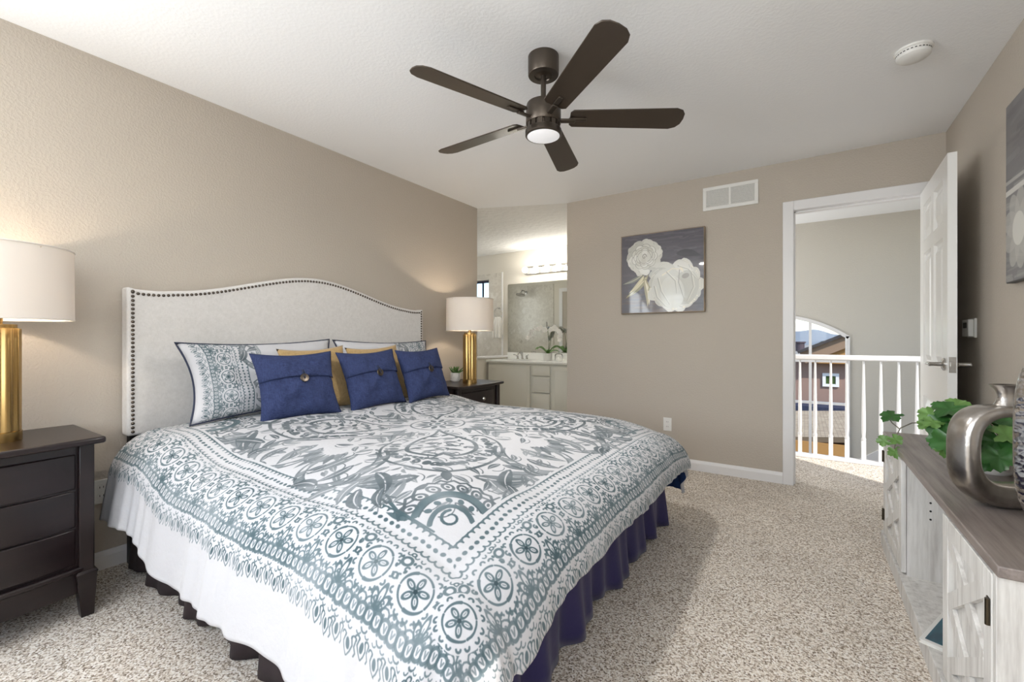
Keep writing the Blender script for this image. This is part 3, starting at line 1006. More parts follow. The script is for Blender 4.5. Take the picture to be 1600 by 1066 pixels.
def make_print():
    n = 2400
    E0 = .888
    cv = Canvas(n, EXT, CLOTH)
    draw_border(cv, E0)
    draw_quadrant(cv)
    for k in range(12):
        a = k * 2 * PI / 12
        cv.leaf((.05 * math.cos(a), .05 * math.sin(a)), (.125 * math.cos(a), .125 * math.sin(a)), .03, GR, .9)
    cv.ell(0, 0, .14, .14, 0, GR, .9, ring=.010)
    cv.ell(0, 0, .04, .04, 0, GR, .95, ring=.012)
    cv.ell(0, 0, .016, .016, 0, INK)
    kk = n / (2 * EXT)
    rs2 = random.Random(11)
    bgc = np.array(CLOTH, np.float32)
    for tr_ in range(1500):
        big = tr_ < 900
        rad = .042 if big else .024
        x, y = rs2.uniform(-.80, .80), -rs2.uniform(.06, .80)
        if x > -y: continue
        if abs(x) > .79 or -y > .79: continue
        i0, j0, r0 = int((x + EXT) * kk), int((y + EXT) * kk), int(rad * kk)
        # stay in the drawn quadrant (lower left diagonal owns it)
        if x > 0 and -x < y: continue
        pa = cv.a[max(0, j0 - r0):j0 + r0, max(0, i0 - r0):i0 + r0]
        if np.abs(pa - bgc).max(axis=2).mean() > .010: continue
        th = math.atan2(y, x) + rs2.choice([-.9, -.6, .6, .9]) + rs2.uniform(-.2, .2)
        L = rad * .95
        cl = rs2.choice([GR, GRL, GRL])
        cv.leaf((x - L * math.cos(th), y - L * math.sin(th)), (x + L * math.cos(th), y + L * math.sin(th)), rad * .62, cl, .92, bend=rs2.uniform(-.3, .3) * rad, vein=CLOTH if big else None)
        if big:
            cv.stroke(arc(x, y, rad * .9, th + .5, th + 2.3, 7), .0055, GR, .9, .003)
    # wedge towards -y, and its turns: keep the darkest ink of the four turns
    A = cv.a
    # border belongs to its own wedge |x| <= -y
    g1 = (np.arange(n) + .5) / n * 2 - 1
    X, Y = np.meshgrid(g1, g1)
    wedge = (np.abs(X) <= -Y)[..., None]
    lim = (E0 - .07) / EXT
    inner = ((np.abs(X) < lim) & (np.abs(Y) < lim))[..., None]
    bg_ = np.array(CLOTH, np.float32)
    bord = np.where(wedge & ~inner, A, bg_)
    cent = np.where(inner, A, bg_)
    out = np.minimum.reduce([np.rot90(bord, k) for k in range(4)] + [np.rot90(cent, k) for k in range(4)])
    # watercolour wash variation
    rs = np.random.RandomState(3)
    small = rs.rand(40, 40)
    idx = np.linspace(0, 38.99, n); i0 = idx.astype(int); fr = (idx - i0)
    fr = fr * fr * (3 - 2 * fr)
    rowi = small[i0] * (1 - fr)[:, None] + small[i0 + 1] * fr[:, None]
    var = rowi[:, i0] * (1 - fr)[None] + rowi[:, i0 + 1] * fr[None]
    k = (.62 + .55 * var)[..., None].astype(np.float32)
    cv.a = bg_ - (bg_ - out) * np.clip(k, 0, 1.1)
    for sx_ in (-1, 1):
        for sy_ in (-1, 1):
            x, y = sx_ * (E0 + .10), sy_ * (E0 + .10)
            cv.ell(x, y, .072, .072, 0, CLOTH)
            medallion(cv, x, y)
    return cv.image('duvet_print')
PRINT = make_print()

def print_mat(name, img, rough=0.85, bump=True):
    g = G(name)
    uv = g.n('UVMap')
    im = g.n('TexImage'); im.image = img; im.extension = 'EXTEND'; im.interpolation = 'Cubic'
    g.l(uv.outputs[0], im.inputs[0])
    g.base(im.outputs[0])
    g.set(Roughness=rough)
    g.p.inputs['Specular IOR Level'].default_value = 0.2
    g.p.inputs['Sheen Weight'].default_value = 0.05
    if bump:
        g.bump(g.noise(26, 3, 0.55), 0.22, 0.012)
    return g.m
M['print'] = print_mat('printed_cotton', PRINT)

# ------------------------------------------------------------------ bed
BY = 1.73                # middle of the bed
bed = thing('bed', 'king bed with oatmeal linen headboard and navy skirt against left wall', 'bed', (XL, BY, 0))
HBW = 0.985
def hb_z(y):             # y from the middle; headboard top outline
    t = abs(y) / HBW
    if t > .97: return 1.352
    s_ = max(0, min(1, (0.86 - t) / 0.86))
    s_ = s_ * s_ * (3 - 2 * s_)
    return 1.346 + .155 * s_ - .006 * math.sin(PI * max(0, min(1, (t - .8) / .2)))
b = MB()
n = 64
prof = [(-HBW, .63)] + [(-HBW + 2 * HBW * i / n, hb_z(-HBW + 2 * HBW * i / n)) for i in range(n + 1)] + [(HBW, .63)]
m = Matrix(((0, 0, 1, 0), (1, 0, 0, 0), (0, 1, 0, 0), (0, 0, 0, 1)))
b.prism(prof, .015, .095, m)
hb = b.build('headboard', M['linen'], bed, bevel=.012, seg=3)
b = MB()
inset = .022
path = []
z = .65
while z < 1.352 - inset:
    path.append((-HBW + inset, z)); z += .0205
y = -HBW + inset
while y < HBW - inset + .001:
    path.append((y, hb_z(y) - inset)); y += .0205
z = 1.352 - inset - .02
while z > .65:
    path.append((HBW - inset, z)); z -= .0205
for (y, z) in path:
    pr = [(.0078, 0), (.0072, .0025), (.0045, .0048), (.0008, .0056)]
    b.lathe(pr, 8, T((.095, y, z)) @ RY(PI / 2))
b.build('nailhead_trim', M['nail'], hb, smooth=True, angle=80)
for sg in (-1, 1):
    MB().box(.02, .06, sg * .93 - .035, sg * .93 + .035, 0, .64).build('headboard_leg', M['black'], bed)
MB().box(.11, 2.02, -.86, .86, .28, .48).build('mattress', M['mattress'], bed, bevel=.05, seg=4)
MB().box(.11, 2.06, -.92, .92, .08, .275).build('box_spring', M['black'], bed, bevel=.01)
# skirt: gathered cloth round three sides
def skirt_pts():
    out = []
    x0, x1, hy = .12, 2.085, .955
    L1 = x1 - x0; per = L1 * 2 + 2 * hy
    N = 420
    for i in range(N + 1):
        d = per * i / N
        if d < L1: p, nn = Vector((x0 + d, -hy)), Vector((0, -1))
        elif d < L1 + 2 * hy: p, nn = Vector((x1, -hy + d - L1)), Vector((1, 0))
        else: p, nn = Vector((x1 - (d - L1 - 2 * hy), hy)), Vector((0, 1))
        out.append((p, nn, d))
    return out
sp_ = skirt_pts()
b = MB()
NV = 10
def sk(u, v_):
    i = int(round(u * (len(sp_) - 1)))
    p, nn, d = sp_[i]
    wv = .022 * math.sin(d * 21 + 1.5 * math.sin(d * 5.3)) + .012 * math.sin(d * 47 + 2)
    fl = (1 - v_)
    off = fl * (.018 + wv * 1.0) + .004
    zz = .012 + .36 * v_ + .012 * fl * fl * math.sin(d * 9.3)
    return (p.x + nn.x * off, p.y + nn.y * off, max(.004, zz))
KS = next(i for i, q_ in enumerate(sp_) if q_[1].x > .5)
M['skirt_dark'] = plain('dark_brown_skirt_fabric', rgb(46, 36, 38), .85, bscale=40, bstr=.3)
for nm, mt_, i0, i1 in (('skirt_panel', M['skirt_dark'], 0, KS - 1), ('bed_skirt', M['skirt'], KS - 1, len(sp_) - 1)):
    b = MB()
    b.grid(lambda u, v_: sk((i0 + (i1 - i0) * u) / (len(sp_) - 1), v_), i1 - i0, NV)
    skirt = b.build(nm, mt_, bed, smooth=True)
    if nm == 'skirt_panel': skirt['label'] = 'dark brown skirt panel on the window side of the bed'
    sm = skirt.modifiers.new('thick', 'SOLIDIFY'); sm.thickness = .003

# duvet: cloth coordinates (p along the bed from the print's middle, q across)
E0 = .888
XC = -0.7276 - E0
ZT = .651
def drop(e, R):
    if e <= 0: return 0, 0
    q = e / R
    if q < PI / 2: return R * math.sin(q), R * (1 - math.cos(q))
    ex = e - R * PI / 2
    return R + ex * .154, R + ex * .985
PH, PF, QN = -.96, E0 + .285, E0 + .475
def duvet_fn(u, v_):
    p = PH + (PF - PH) * u
    q = -QN + 2 * QN * v_
    ep = max(0, p - E0); eq = max(0, abs(q) - E0)
    sg = 1 if q > 0 else -1
    e = math.hypot(ep, eq)
    # shorten the hem on the corner so it hangs like gathered cloth
    if ep > 0 and eq > 0:
        e2 = e * (1 - .08 * min(1, 2 * min(ep, eq) / max(ep, eq)))
    else:
        e2 = e
    far = max(0, sg) * max(0, min(1, (.75 - p) / .5))      # tucked in beside the far nightstand
    R = .195 - .13 * far
    h, d = drop(e2, R)
    dx, dy = (ep / e, eq / e) if e > 0 else (0, 0)
    x = min(p, E0) + dx * h
    y = max(-E0, min(E0, q)) + sg * dy * h
    z = ZT - d
    # soft puff on top, sag towards the foot corners
    puff = noise.noise(Vector((p * 2.1, q * 2.1, .3))) * .014 + noise.noise(Vector((p * 5.5, q * 5.5, 4.1))) * .006
    edge = min(1, max(0, (1.0 - max(abs(q) / (E0 + .1), (p + .1) / (E0 + .1))) / .5))
    hd = max(0, min(1, (-.30 - p) / .45)); hd = hd * hd * (3 - 2 * hd)
    z += puff * .8 + .045 * hd - .071 * max(0, min(1, (p - E0 + .5) / .5)) ** 2 - .067 * max(0, min(1, (.4 - (E0 + q)) / .4)) ** 2 * (1 - .7 * hd)
    z -= .03 * max(0, min(1, (.4 - (E0 - q)) / .4)) ** 2
    # hanging folds
    if e > .12:
        k = min(1, (e - .12) / .25) * (1 - .75 * far)
        along = p if eq > ep else q
        if ep > 0 and eq > 0:
            along = math.atan2(eq, ep) * .55 + (p + abs(q)) * .2
        f = .006 * math.sin(along * 24 + 2.2 * math.sin(along * 6.1)) + .0035 * math.sin(along * 61 + 3 * math.sin(along * 9.7) + sg) + .022 * noise.noise(Vector((along * 3.1, sg * 2.0, 1.7)))
        x += dx * f * k; y += sg * dy * f * k
        z += .018 * k * noise.noise(Vector((along * 2.6, 7.0 + sg, 0)))
    return (XC + x, BY + y, max(.03, z))
NU, NVV = 250, 300
b = MB()
b.grid(duvet_fn, NU, NVV)
duvet = b.build('duvet', [M['print'], M['reverse']], smooth=True, angle=180)
tag(duvet, 'white duvet with slate blue medallion border print covering the bed', 'duvet')
me = duvet.data
uvl = me.uv_layers.new(name='UVMap')
lv = np.zeros(len(me.loops), np.int32); me.loops.foreach_get('vertex_index', lv)
ii = lv % (NU + 1); jj = lv // (NU + 1)
pp = PH + (PF - PH) * ii / NU; qq = -QN + 2 * QN * jj / NVV
uvs = np.stack([(pp + EXT) / (2 * EXT), (qq + EXT) / (2 * EXT)], 1).astype(np.float32)
uvl.data.foreach_set('uv', uvs.ravel())
sm = duvet.modifiers.new('loft', 'SOLIDIFY'); sm.thickness = .02; sm.offset = -1; sm.material_offset = 1; sm.material_offset_rim = 0

# ------------------------------------------------------------------ pillows
def pillow_fn(w_, h_, t_, seed, pinch=.07, crisp=.55, wr=.004):
    def fn(u, v_, side):
        a, c = 2 * u - 1, 2 * v_ - 1
        x = a * w_ / 2 * (1 - pinch * (1 - c * c) * abs(a) ** 2)
        y = c * h_ / 2 * (1 - pinch * (1 - a * a) * abs(c) ** 2)
        th = ((1 - abs(a) ** 2.4) * (1 - abs(c) ** 2.4))
        th = max(0, th) ** crisp
        nz = noise.noise(Vector((a * 2.2 + seed, c * 2.2, side))) * wr * 2 + noise.noise(Vector((a * 6 + seed, c * 5, side))) * wr
        return Vector((x, y, side * (t_ / 2 * th + nz * th)))
    return fn
def pillow_mesh(fn, n=30):
    b = MB()
    for side in (1, -1):
        b.grid(lambda u, v_: fn(u, v_, side), n, n)
    return b
def lean(y, x, z0, tilt, yaw=0.0, roll=0.0):
    """frame for a cushion that leans back: local x -> +y world, local y -> up, local z -> +x world"""
    m = Matrix(((0, 0, 1, 0), (1, 0, 0, 0), (0, 1, 0, 0), (0, 0, 0, 1)))
    return T((x, y, z0)) @ RZ(yaw) @ RY(-tilt) @ m @ RZ(roll)

def weld(o):
    bm = bmesh.new(); bm.from_mesh(o.data)
    bmesh.ops.remove_doubles(bm, verts=bm.verts, dist=1e-5)
    bmesh.ops.recalc_face_normals(bm, faces=bm.faces)
    bm.to_mesh(o.data); bm.free()

def edge_path(fn, n=16):
    p = []
    for i in range(n): p.append(fn(i / n, 0, 1))
    for i in range(n): p.append(fn(1, i / n, 1))
    for i in range(n): p.append(fn(1 - i / n, 1, 1))
    for i in range(n): p.append(fn(0, 1 - i / n, 1))
    return p

# printed shams
SW, SH = .85, .42
fn = pillow_fn(SW, SH, .125, 3.3, .11, .5, .011)
def sham(label, y, x, z0, tilt, mirror, roll, yaw=0):
    t = thing('pillow_sham', label, 'pillow', (0, 0, 0), 0, 'printed pillow shams')
    t.matrix_world = lean(y, x, z0, tilt, yaw, roll) @ T((0, SH / 2, 0))
    n = 34
    b = pillow_mesh(fn, n)
    o = b.build('cushion', M['print'], t, smooth=True, angle=180)
    me = o.data
    uvl = me.uv_layers.new(name='UVMap')
    for lp in me.loops:
        k = lp.vertex_index % ((n + 1) * (n + 1))
        a = (k % (n + 1)) / n; c = (k // (n + 1)) / n
        dist = (1 - a if mirror else a) * SW
        q = -(E0 + .345) + dist * 1.4           # from the hem inwards
        pq = (c - .5) * SH * 1.4
        if dist > .36: q, pq = -(E0 + .43), pq
        uvl.data[lp.index].uv = ((pq + EXT) / (2 * EXT), (q + EXT) / (2 * EXT))
    weld(o)
    MB().tube(edge_path(fn), .0045, 8, closed=True).build('piping', M['piping'], t, smooth=True)
    return t
PZ = ZT + .035
sham('white printed sham with dark piping, near the left end of the headboard', 1.325, -2.43, PZ + .01, .36, False, .02)
sham('white printed sham, far side of the bed behind the third navy cushion', 2.185, -2.43, PZ + .01, .36, True, -.01)

gfn = pillow_fn(.43, .40, .095, 8.1, .11, .5, .006)
for k, (lb, y, x) in enumerate((('gold cushion peeking out between first and second navy cushions from the left', 1.55, -2.315), ('gold cushion peeking out between second and third navy cushions from the left', 1.985, -2.31))):
    b = pillow_mesh(gfn, 26)
    o = b.build('gold_cushion', M['gold'], smooth=True, angle=180)
    weld(o)
    o.matrix_world = lean(y, x, PZ - .01, .34, .0, .04) @ T((0, .20, 0))
    tag(o, lb, 'cushion', 'gold cushions')

BW, BH = .435, .375
nfn = pillow_fn(BW, BH, .115, 5.7, .115, .55, .008)
def navy(label, y, x, tilt, yaw, roll):
    t = thing('navy_cushion', label, 'cushion', (0, 0, 0), 0, 'navy button cushions')
    t.matrix_world = lean(y, x, PZ - .012, tilt, yaw, roll) @ T((0, BH / 2, 0))
    o = pillow_mesh(nfn, 28).build('cushion', M['navy'], t, smooth=True, angle=180)
    weld(o)
    # envelope flap: upper part of the face, its lower edge standing proud
    b = MB()
    def fl(u, v_):
        lo = .56 + .05 * math.sin(PI * u) * .6
        c = lo + (1 - lo) * v_
        p = nfn(u, min(1, c), 1)
        p.z += .005 * (1 - v_) ** .3 + .0008
        return p
    b.grid(fl, 28, 14)
    f = b.build('flap', M['navy'], t, smooth=True, angle=180)
    s_ = f.modifiers.new('thick', 'SOLIDIFY'); s_.thickness = .004; s_.offset = 1
    bp = nfn(.52, .555, 1)
    b = MB()
    b.lathe([(.001, 0), (.021, .001), (.0235, .005), (.021, .009), (.012, .0075), (.001, .007)], 24, T((bp.x, bp.y, bp.z + .004)))
    b.build('button', M['nail'], t, smooth=True)
    MB().tube([(bp.x - .004, bp.y + .045, bp.z + .004), (bp.x - .006, bp.y + .02, bp.z + .010), (bp.x, bp.y - .006, bp.z + .016), (bp.x + .006, bp.y + .02, bp.z + .010), (bp.x + .004, bp.y + .045, bp.z + .004)], .0025, 6).build('button_loop', M['piping'], t, smooth=True)
    return t
navy('large navy button cushion at the left, nearest the printed sham', 1.345, -2.215, .36, -0.12, .01)
navy('navy button cushion in the middle of the three', 1.83, -2.185, .36, 0.0, .035)
navy('navy button cushion at the far right, beside the succulent nightstand', 2.255, -2.17, .34, 0.06, .02)

# ------------------------------------------------------------------ nightstands
NW, ND, NH = .66, .45, .71
def nightstand(label, y, x_back):
    """local x = out from the wall, y = along the wall"""
    t = thing('nightstand', label, 'nightstand', (x_back, y, 0), 0, 'dark nightstands')
    W = M['espresso']
    def bow(d, hw_, out, n=16):
        return [(d + out * (1 - (2 * i / n - 1) ** 2), -hw_ + 2 * hw_ * i / n) for i in range(n + 1)]
    hw_ = NW / 2
    b = MB(); b.prism([(0, -hw_)] + bow(ND, hw_, .03) + [(0, hw_)], NH - .026, NH)
    b.build('top', W, t, bevel=.009, seg=3)
    bw = hw_ - .03
    b = MB(); b.prism([(.02, -bw)] + bow(ND - .05, bw, .025) + [(.02, bw)], .175, NH - .0265)
    b.build('body', W, t, bevel=.003)
    # corner posts
    for sg in (-1, 1):
        b = MB(); b.box(ND - .075, ND - .028, sg * bw - (.045 if sg > 0 else -.0), sg * bw + (.0 if sg > 0 else .045), .17, NH - .0265)
        b.build('corner_post', W, t, bevel=.003)
        for xx in (.03, ND - .055):
            yy = sg * (bw - .022)
            b = MB()
            vs = []
            for z_, hwid, sh in ((0, .019, .004), (.165, .03, 0), (.175, .033, 0), (.185, .028, 0)):
                for dx_, dy_ in ((-1, -1), (1, -1), (1, 1), (-1, 1)):
                    vs.append((xx + dx_ * hwid, yy + sg * sh + dy_ * hwid, z_))
            fs = [(3, 2, 1, 0), (12, 13, 14, 15)]
            for k in range(3):
                for i in range(4):
                    j = (i + 1) % 4
                    fs.append((k * 4 + i, k * 4 + j, k * 4 + 4 + j, k * 4 + 4 + i))
            b.add(vs, fs); b.build('leg', W, t, bevel=.002)
    # drawers
    dz = [(.215, .355), (.362, .505), (.512, .648)]
    for k, (z0, z1) in enumerate(dz):
        b = MB(); q = bow(ND - .04, bw - .052, .03)
        b.prism([(.36, -bw + .052)] + q + [(.36, bw - .052)], z0, z1)
        dw = b.build('drawer', W, t, bevel=.004)
        b = MB(); b.lathe([(.006, 0), (.006, .014), (.015, .02), (.017, .027), (.012, .034), (.001, .036)], 18, T((ND - .012, 0, (z0 + z1) / 2)) @ RY(PI / 2))
        b.build('knob', M['chrome'], dw, smooth=True)
    # plinth moulding under the drawers
    b = MB(); b.prism([(.03, -bw)] + bow(ND - .035, bw, .035) + [(.03, bw)], .185, .205)
    b.build('moulding', W, t, bevel=.006)
    b = MB(); b.prism([(ND - .06, -bw + .03)] + bow(ND - .045, bw - .03, .03) + [(ND - .06, bw - .03)], .10, .183)
    b.build('apron', W, t, bevel=.003)
    return t
nightstand('dark nightstand at the left edge of the photo under the larger lamp', .25, XL + .014)
nightstand('dark nightstand on the far side of the bed, with succulent on top', 3.065, XL + .014)

def table_lamp(label, x, y, watts):
    t = thing('table_lamp', label, 'lamp', (x, y, NH), 0, 'brass table lamps')
    R0 = .061
    b = MB()
    prof = [(.001, 0), (R0 + .003, 0), (R0 + .003, .035), (R0, .037), (R0, .05)]
    b.lathe([(R0 + .002, 0), (R0 + .002, .036), (R0 - .002, .038)], 36)
    b.build('lamp_foot', M['brass'], t, smooth=True)
    b = MB()
    # reeded column: a ring of half-round flutes
    n = 120
    for k, (z, sc_) in enumerate(((.038, 1), (.42, 1))):
        pass
    vs, fs = [], []
    def rad(i):
        return R0 * (1 - .05 * abs(math.sin(6 * 2 * PI * i / n / 2)) ** 0.6 + .0)
    for z in (.038, .425, .43):
        for i in range(n):
            a = 2 * PI * i / n; r = R0 * (1 - .10 * (1 - abs(math.sin(5 * a)))) * (.97 if z == .43 else 1)
            vs.append((r * math.cos(a), r * math.sin(a), z))
    for k in range(2):
        for i in range(n):
            j = (i + 1) % n
            fs.append((k * n + i, k * n + j, (k + 1) * n + j, (k + 1) * n + i))
    fs.append(tuple(range(2 * n, 3 * n)))
    b.add(vs, fs)
    b.build('column', M['brass'], t, smooth=True, angle=60)
    b = MB(); b.lathe([(.05, .43), (.05, .445), (.012, .447), (.012, .50), (.018, .502), (.018, .545), (.006, .548)], 24)
    b.build('socket', M['brass'], t, smooth=True)
    z0, z1, Rs = .465, .74, .205
    b = MB()
    n = 64
    b.lathe([(Rs + .003, z0), (Rs, z1), (Rs - .003, z1), (Rs, z0)], n, cap=False)
    sh = b.build('lamp_shade', M['shade'], t, smooth=True)
    for zz in (z0, z1):
        MB().tube([((Rs + .0015) * math.cos(2 * PI * i / 48), (Rs + .0015) * math.sin(2 * PI * i / 48), zz) for i in range(48)], .003, 6, closed=True).build('shade_rim', M['shade'], sh, smooth=True)
    b = MB()
    for k in range(3):
        a = k * 2 * PI / 3 + .4
        b.tube([(.0, 0, z1 - .02), (Rs * math.cos(a), Rs * math.sin(a), z1 - .008)], .0025, 6)
    b.tube([(0, 0, z1 - .03), (0, 0, z1 - .012)], .006, 8)
    b.build('spider', M['brass'], t)
    b = MB(); b.ball((0, 0, .585), .03, 10); b.build('bulb', M['bulb'], t, smooth=True)
    l = lamp('lamp_light', 'POINT', (x, y, NH + .60), watts, (1.0, 0.84, 0.66), size=.035)
    return t
table_lamp('brass column lamp with white drum shade at the left edge of the photo', -2.55, .32, 9.5)
table_lamp('brass column lamp with white drum shade by the bathroom opening', -2.46, 3.04, 9)

# succulent on the far nightstand
sx, sy = at(711.5, 596, Z=NH)[:2]
t = thing('potted_succulent', 'small green succulent in a textured white pot on far nightstand', 'plant', (sx, sy, NH))
b = MB()
n = 48; vs = []; fs = []
prof = [(.001, 0), (.034, 0), (.040, .012), (.043, .04), (.043, .078), (.039, .080), (.037, .070), (.001, .069)]
b.lathe(prof, 48)
for r_ in range(5):
    for i in range(16):
        a = (i + .5 * (r_ % 2)) * 2 * PI / 16
        b.ball((.0425 * math.cos(a), .0425 * math.sin(a), .014 + r_ * .014), .0045, 4)
b.build('pot', M['plastic'], t, smooth=True)
for k in range(13):
    a = k * 2.4; el = .35 + .07 * k; L = .105 - .003 * k
    b = MB()
    def lf(u, v_, a=a, el=el, L=L):
        wd = .019 * math.sin(PI * min(1, .18 + u * .82)) ** .8 * (1 - u * .2)
        c = 2 * v_ - 1
        r = L * u * math.cos(el * (1 + .2 * u)); z = .066 + L * u * math.sin(el * (1 + .2 * u)) + .006 * (1 - c * c) * -1
        return (r * math.cos(a) - c * wd * math.sin(a), r * math.sin(a) + c * wd * math.cos(a), z)
    b.grid(lf, 8, 4)
    o = b.build('leaf', M['succulent'], t, smooth=True, angle=180)
    s_ = o.modifiers.new('thick', 'SOLIDIFY'); s_.thickness = .005

# ------------------------------------------------------------------ ceiling fan
FX, FY = -1.035, 1.833
t = thing('ceiling_fan', 'dark bronze five-blade ceiling fan with round light hanging over the bed', 'ceiling fan', (FX, FY, H))
MB().lathe([(.073, 0), (.073, -.085), (.070, -.09), (.042, -.0905), (.040, -.086), (.024, -.088), (.001, -.095)], 40).build('canopy', M['bronze'], t, smooth=True)
MB().lathe([(.0125, -.08), (.0125, -.205), (.017, -.206), (.017, -.222)], 20).build('downrod', M['bronze'], t, smooth=True)
MB().lathe([(.001, -.212), (.05, -.212), (.079, -.226), (.083, -.24), (.083, -.318), (.081, -.321)], 48).build('motor_housing', M['bronze'], t, smooth=True)
b = MB()
b.lathe([(.072, -.3205), (.072, -.345), (.082, -.346), (.086, -.352), (.086, -.374), (.082, -.378), (.079, -.378)], 48)
for k in range(15):
    a = k * 2 * PI / 15
    b.box(.070, .079, -.011, .011, -.345, -.321, RZ(a))
b.build('light_ring', M['bronze'], t, smooth=True)
lamp('fan_light', 'AREA', (FX, FY, H - .392), 8, (1, .97, .93), size=.15).data.shape = 'DISK'
MB().lathe([(.078, -.372), (.077, -.378), (.06, -.383), (.03, -.386), (.001, -.387)], 40).build('light_lens', M['lens'], t, smooth=True)
def blade_mesh():
    b = MB()
    pts = []
    L0, L1, w0, w1 = .125, .665, .055, .068
    out = [(L0, -w0 + .015), (L0 + .015, -w0), (L1 - .05, -w1), (L1 - .02, -w1 + .012), (L1 - .004, -w1 + .035), (L1, 0.0), (L1 - .004, w1 - .035), (L1 - .02, w1 - .012), (L1 - .05, w1), (L0 + .015, w0), (L0, w0 - .015)]
    b.prism(out, -.003, .003)
    return b
fan_a = 33.7
bl0 = None
for k in range(5):
    a = math.radians(fan_a + 72 * k)
    mt = T((0, 0, -.292)) @ RZ(a) @ RX(math.radians(-13))
    b = blade_mesh()
    bl = b.build('blade', M['blade'], t, bevel=.002)
    bl.matrix_local = mt
    b = MB()
    b.box(.06, .15, -.012, .012, -.018, -.008); b.box(.12, .205, -.011, .011, -.0095, -.003)
    bi = b.build('blade_iron', M['bronze'], bl, bevel=.003)

# smoke detector
p = at(1427, 78, Z=H)
t = thing('smoke_detector', 'round white smoke detector on the ceiling at upper right', 'smoke detector', (p.x, p.y, H))
MB().lathe([(.070, 0), (.070, -.008), (.064, -.012), (.062, -.02)], 40).build('mounting_base', M['plastic'], t, smooth=True)
b = MB()
b.lathe([(.060, -.018), (.064, -.022), (.062, -.034), (.052, -.042), (.02, -.046), (.001, -.046)], 40)
b.build('cover', M['plastic'], t, smooth=True)
b = MB()
for k in range(28):
    a = k * 2 * PI / 28
    b.box(.0600, .0635, -.004, .004, -.020, -.0165, RZ(a))
b.build('vent_slots', M['slot'], t)

# ------------------------------------------------------------------ far wall things
x0, x1, z0, z1 = -.702, -.30, 2.157, 2.347
t = thing('wall_vent', 'white return air vent high on the wall by the door', 'vent', ((x0 + x1) / 2, YB, (z0 + z1) / 2))
hw_, hh = (x1 - x0) / 2, (z1 - z0) / 2
b = MB()
fr = .026
b.box(-hw_, hw_, -.010, 0, -hh, -hh + fr); b.box(-hw_, hw_, -.010, 0, hh - fr, hh)
b.box(-hw_, -hw_ + fr, -.010, 0, -hh + fr, hh - fr); b.box(hw_ - fr, hw_, -.010, 0, -hh + fr, hh - fr)
b.box(-.008, .008, -.010, 0, -hh + fr, hh - fr)
b.build('frame', M['plastic'], t, bevel=.002)
b = MB(); b.box(-hw_ + fr, hw_ - fr, -.0012, -.0004, -hh + fr, hh - fr); b.build('dark_backing', M['slot'], t)
for k in range(13):
    z = -hh + fr + .006 + k * .0108
    b = MB(); b.box(-hw_ + fr, hw_ - fr, -.005, .005, -.0011, .0011, T((0, -.0052, z)) @ RX(-.75)); b.build('louver', M['plastic'], t)
# outlet
def outlet(label, m):
    t = thing('wall_outlet', label, 'outlet')
    t.matrix_world = m
    MB().box(-.035, .035, -.006, 0, -.057, .057).build('cover_plate', M['plastic'], t, bevel=.003)
    for dz_ in (-.02, .02):
        b = MB()
        b.lathe([(.0165, 0), (.0165, .0018), (.001, .002)], 20, T((0, -.006, dz_)) @ RX(PI / 2))
        b.build('receptacle', M['plastic'], t, smooth=True)
        b = MB()
        b.box(-.008, -.0055, -.0086, -.0070, dz_ - .003, dz_ + .006); b.box(.0055, .008, -.0086, -.0070, dz_ - .003, dz_ + .006)
        b.build('slots', M['slot'], t)
    return t
p = at(1043, 663, Y=YB)
outlet('white outlet low on the wall right of the foot of the bed', T(p))
p = at(158, 768, X=XL)
outlet('white outlet on the left wall between nightstand and bed', T((XL, p.y, p.z)) @ RZ(PI / 2))

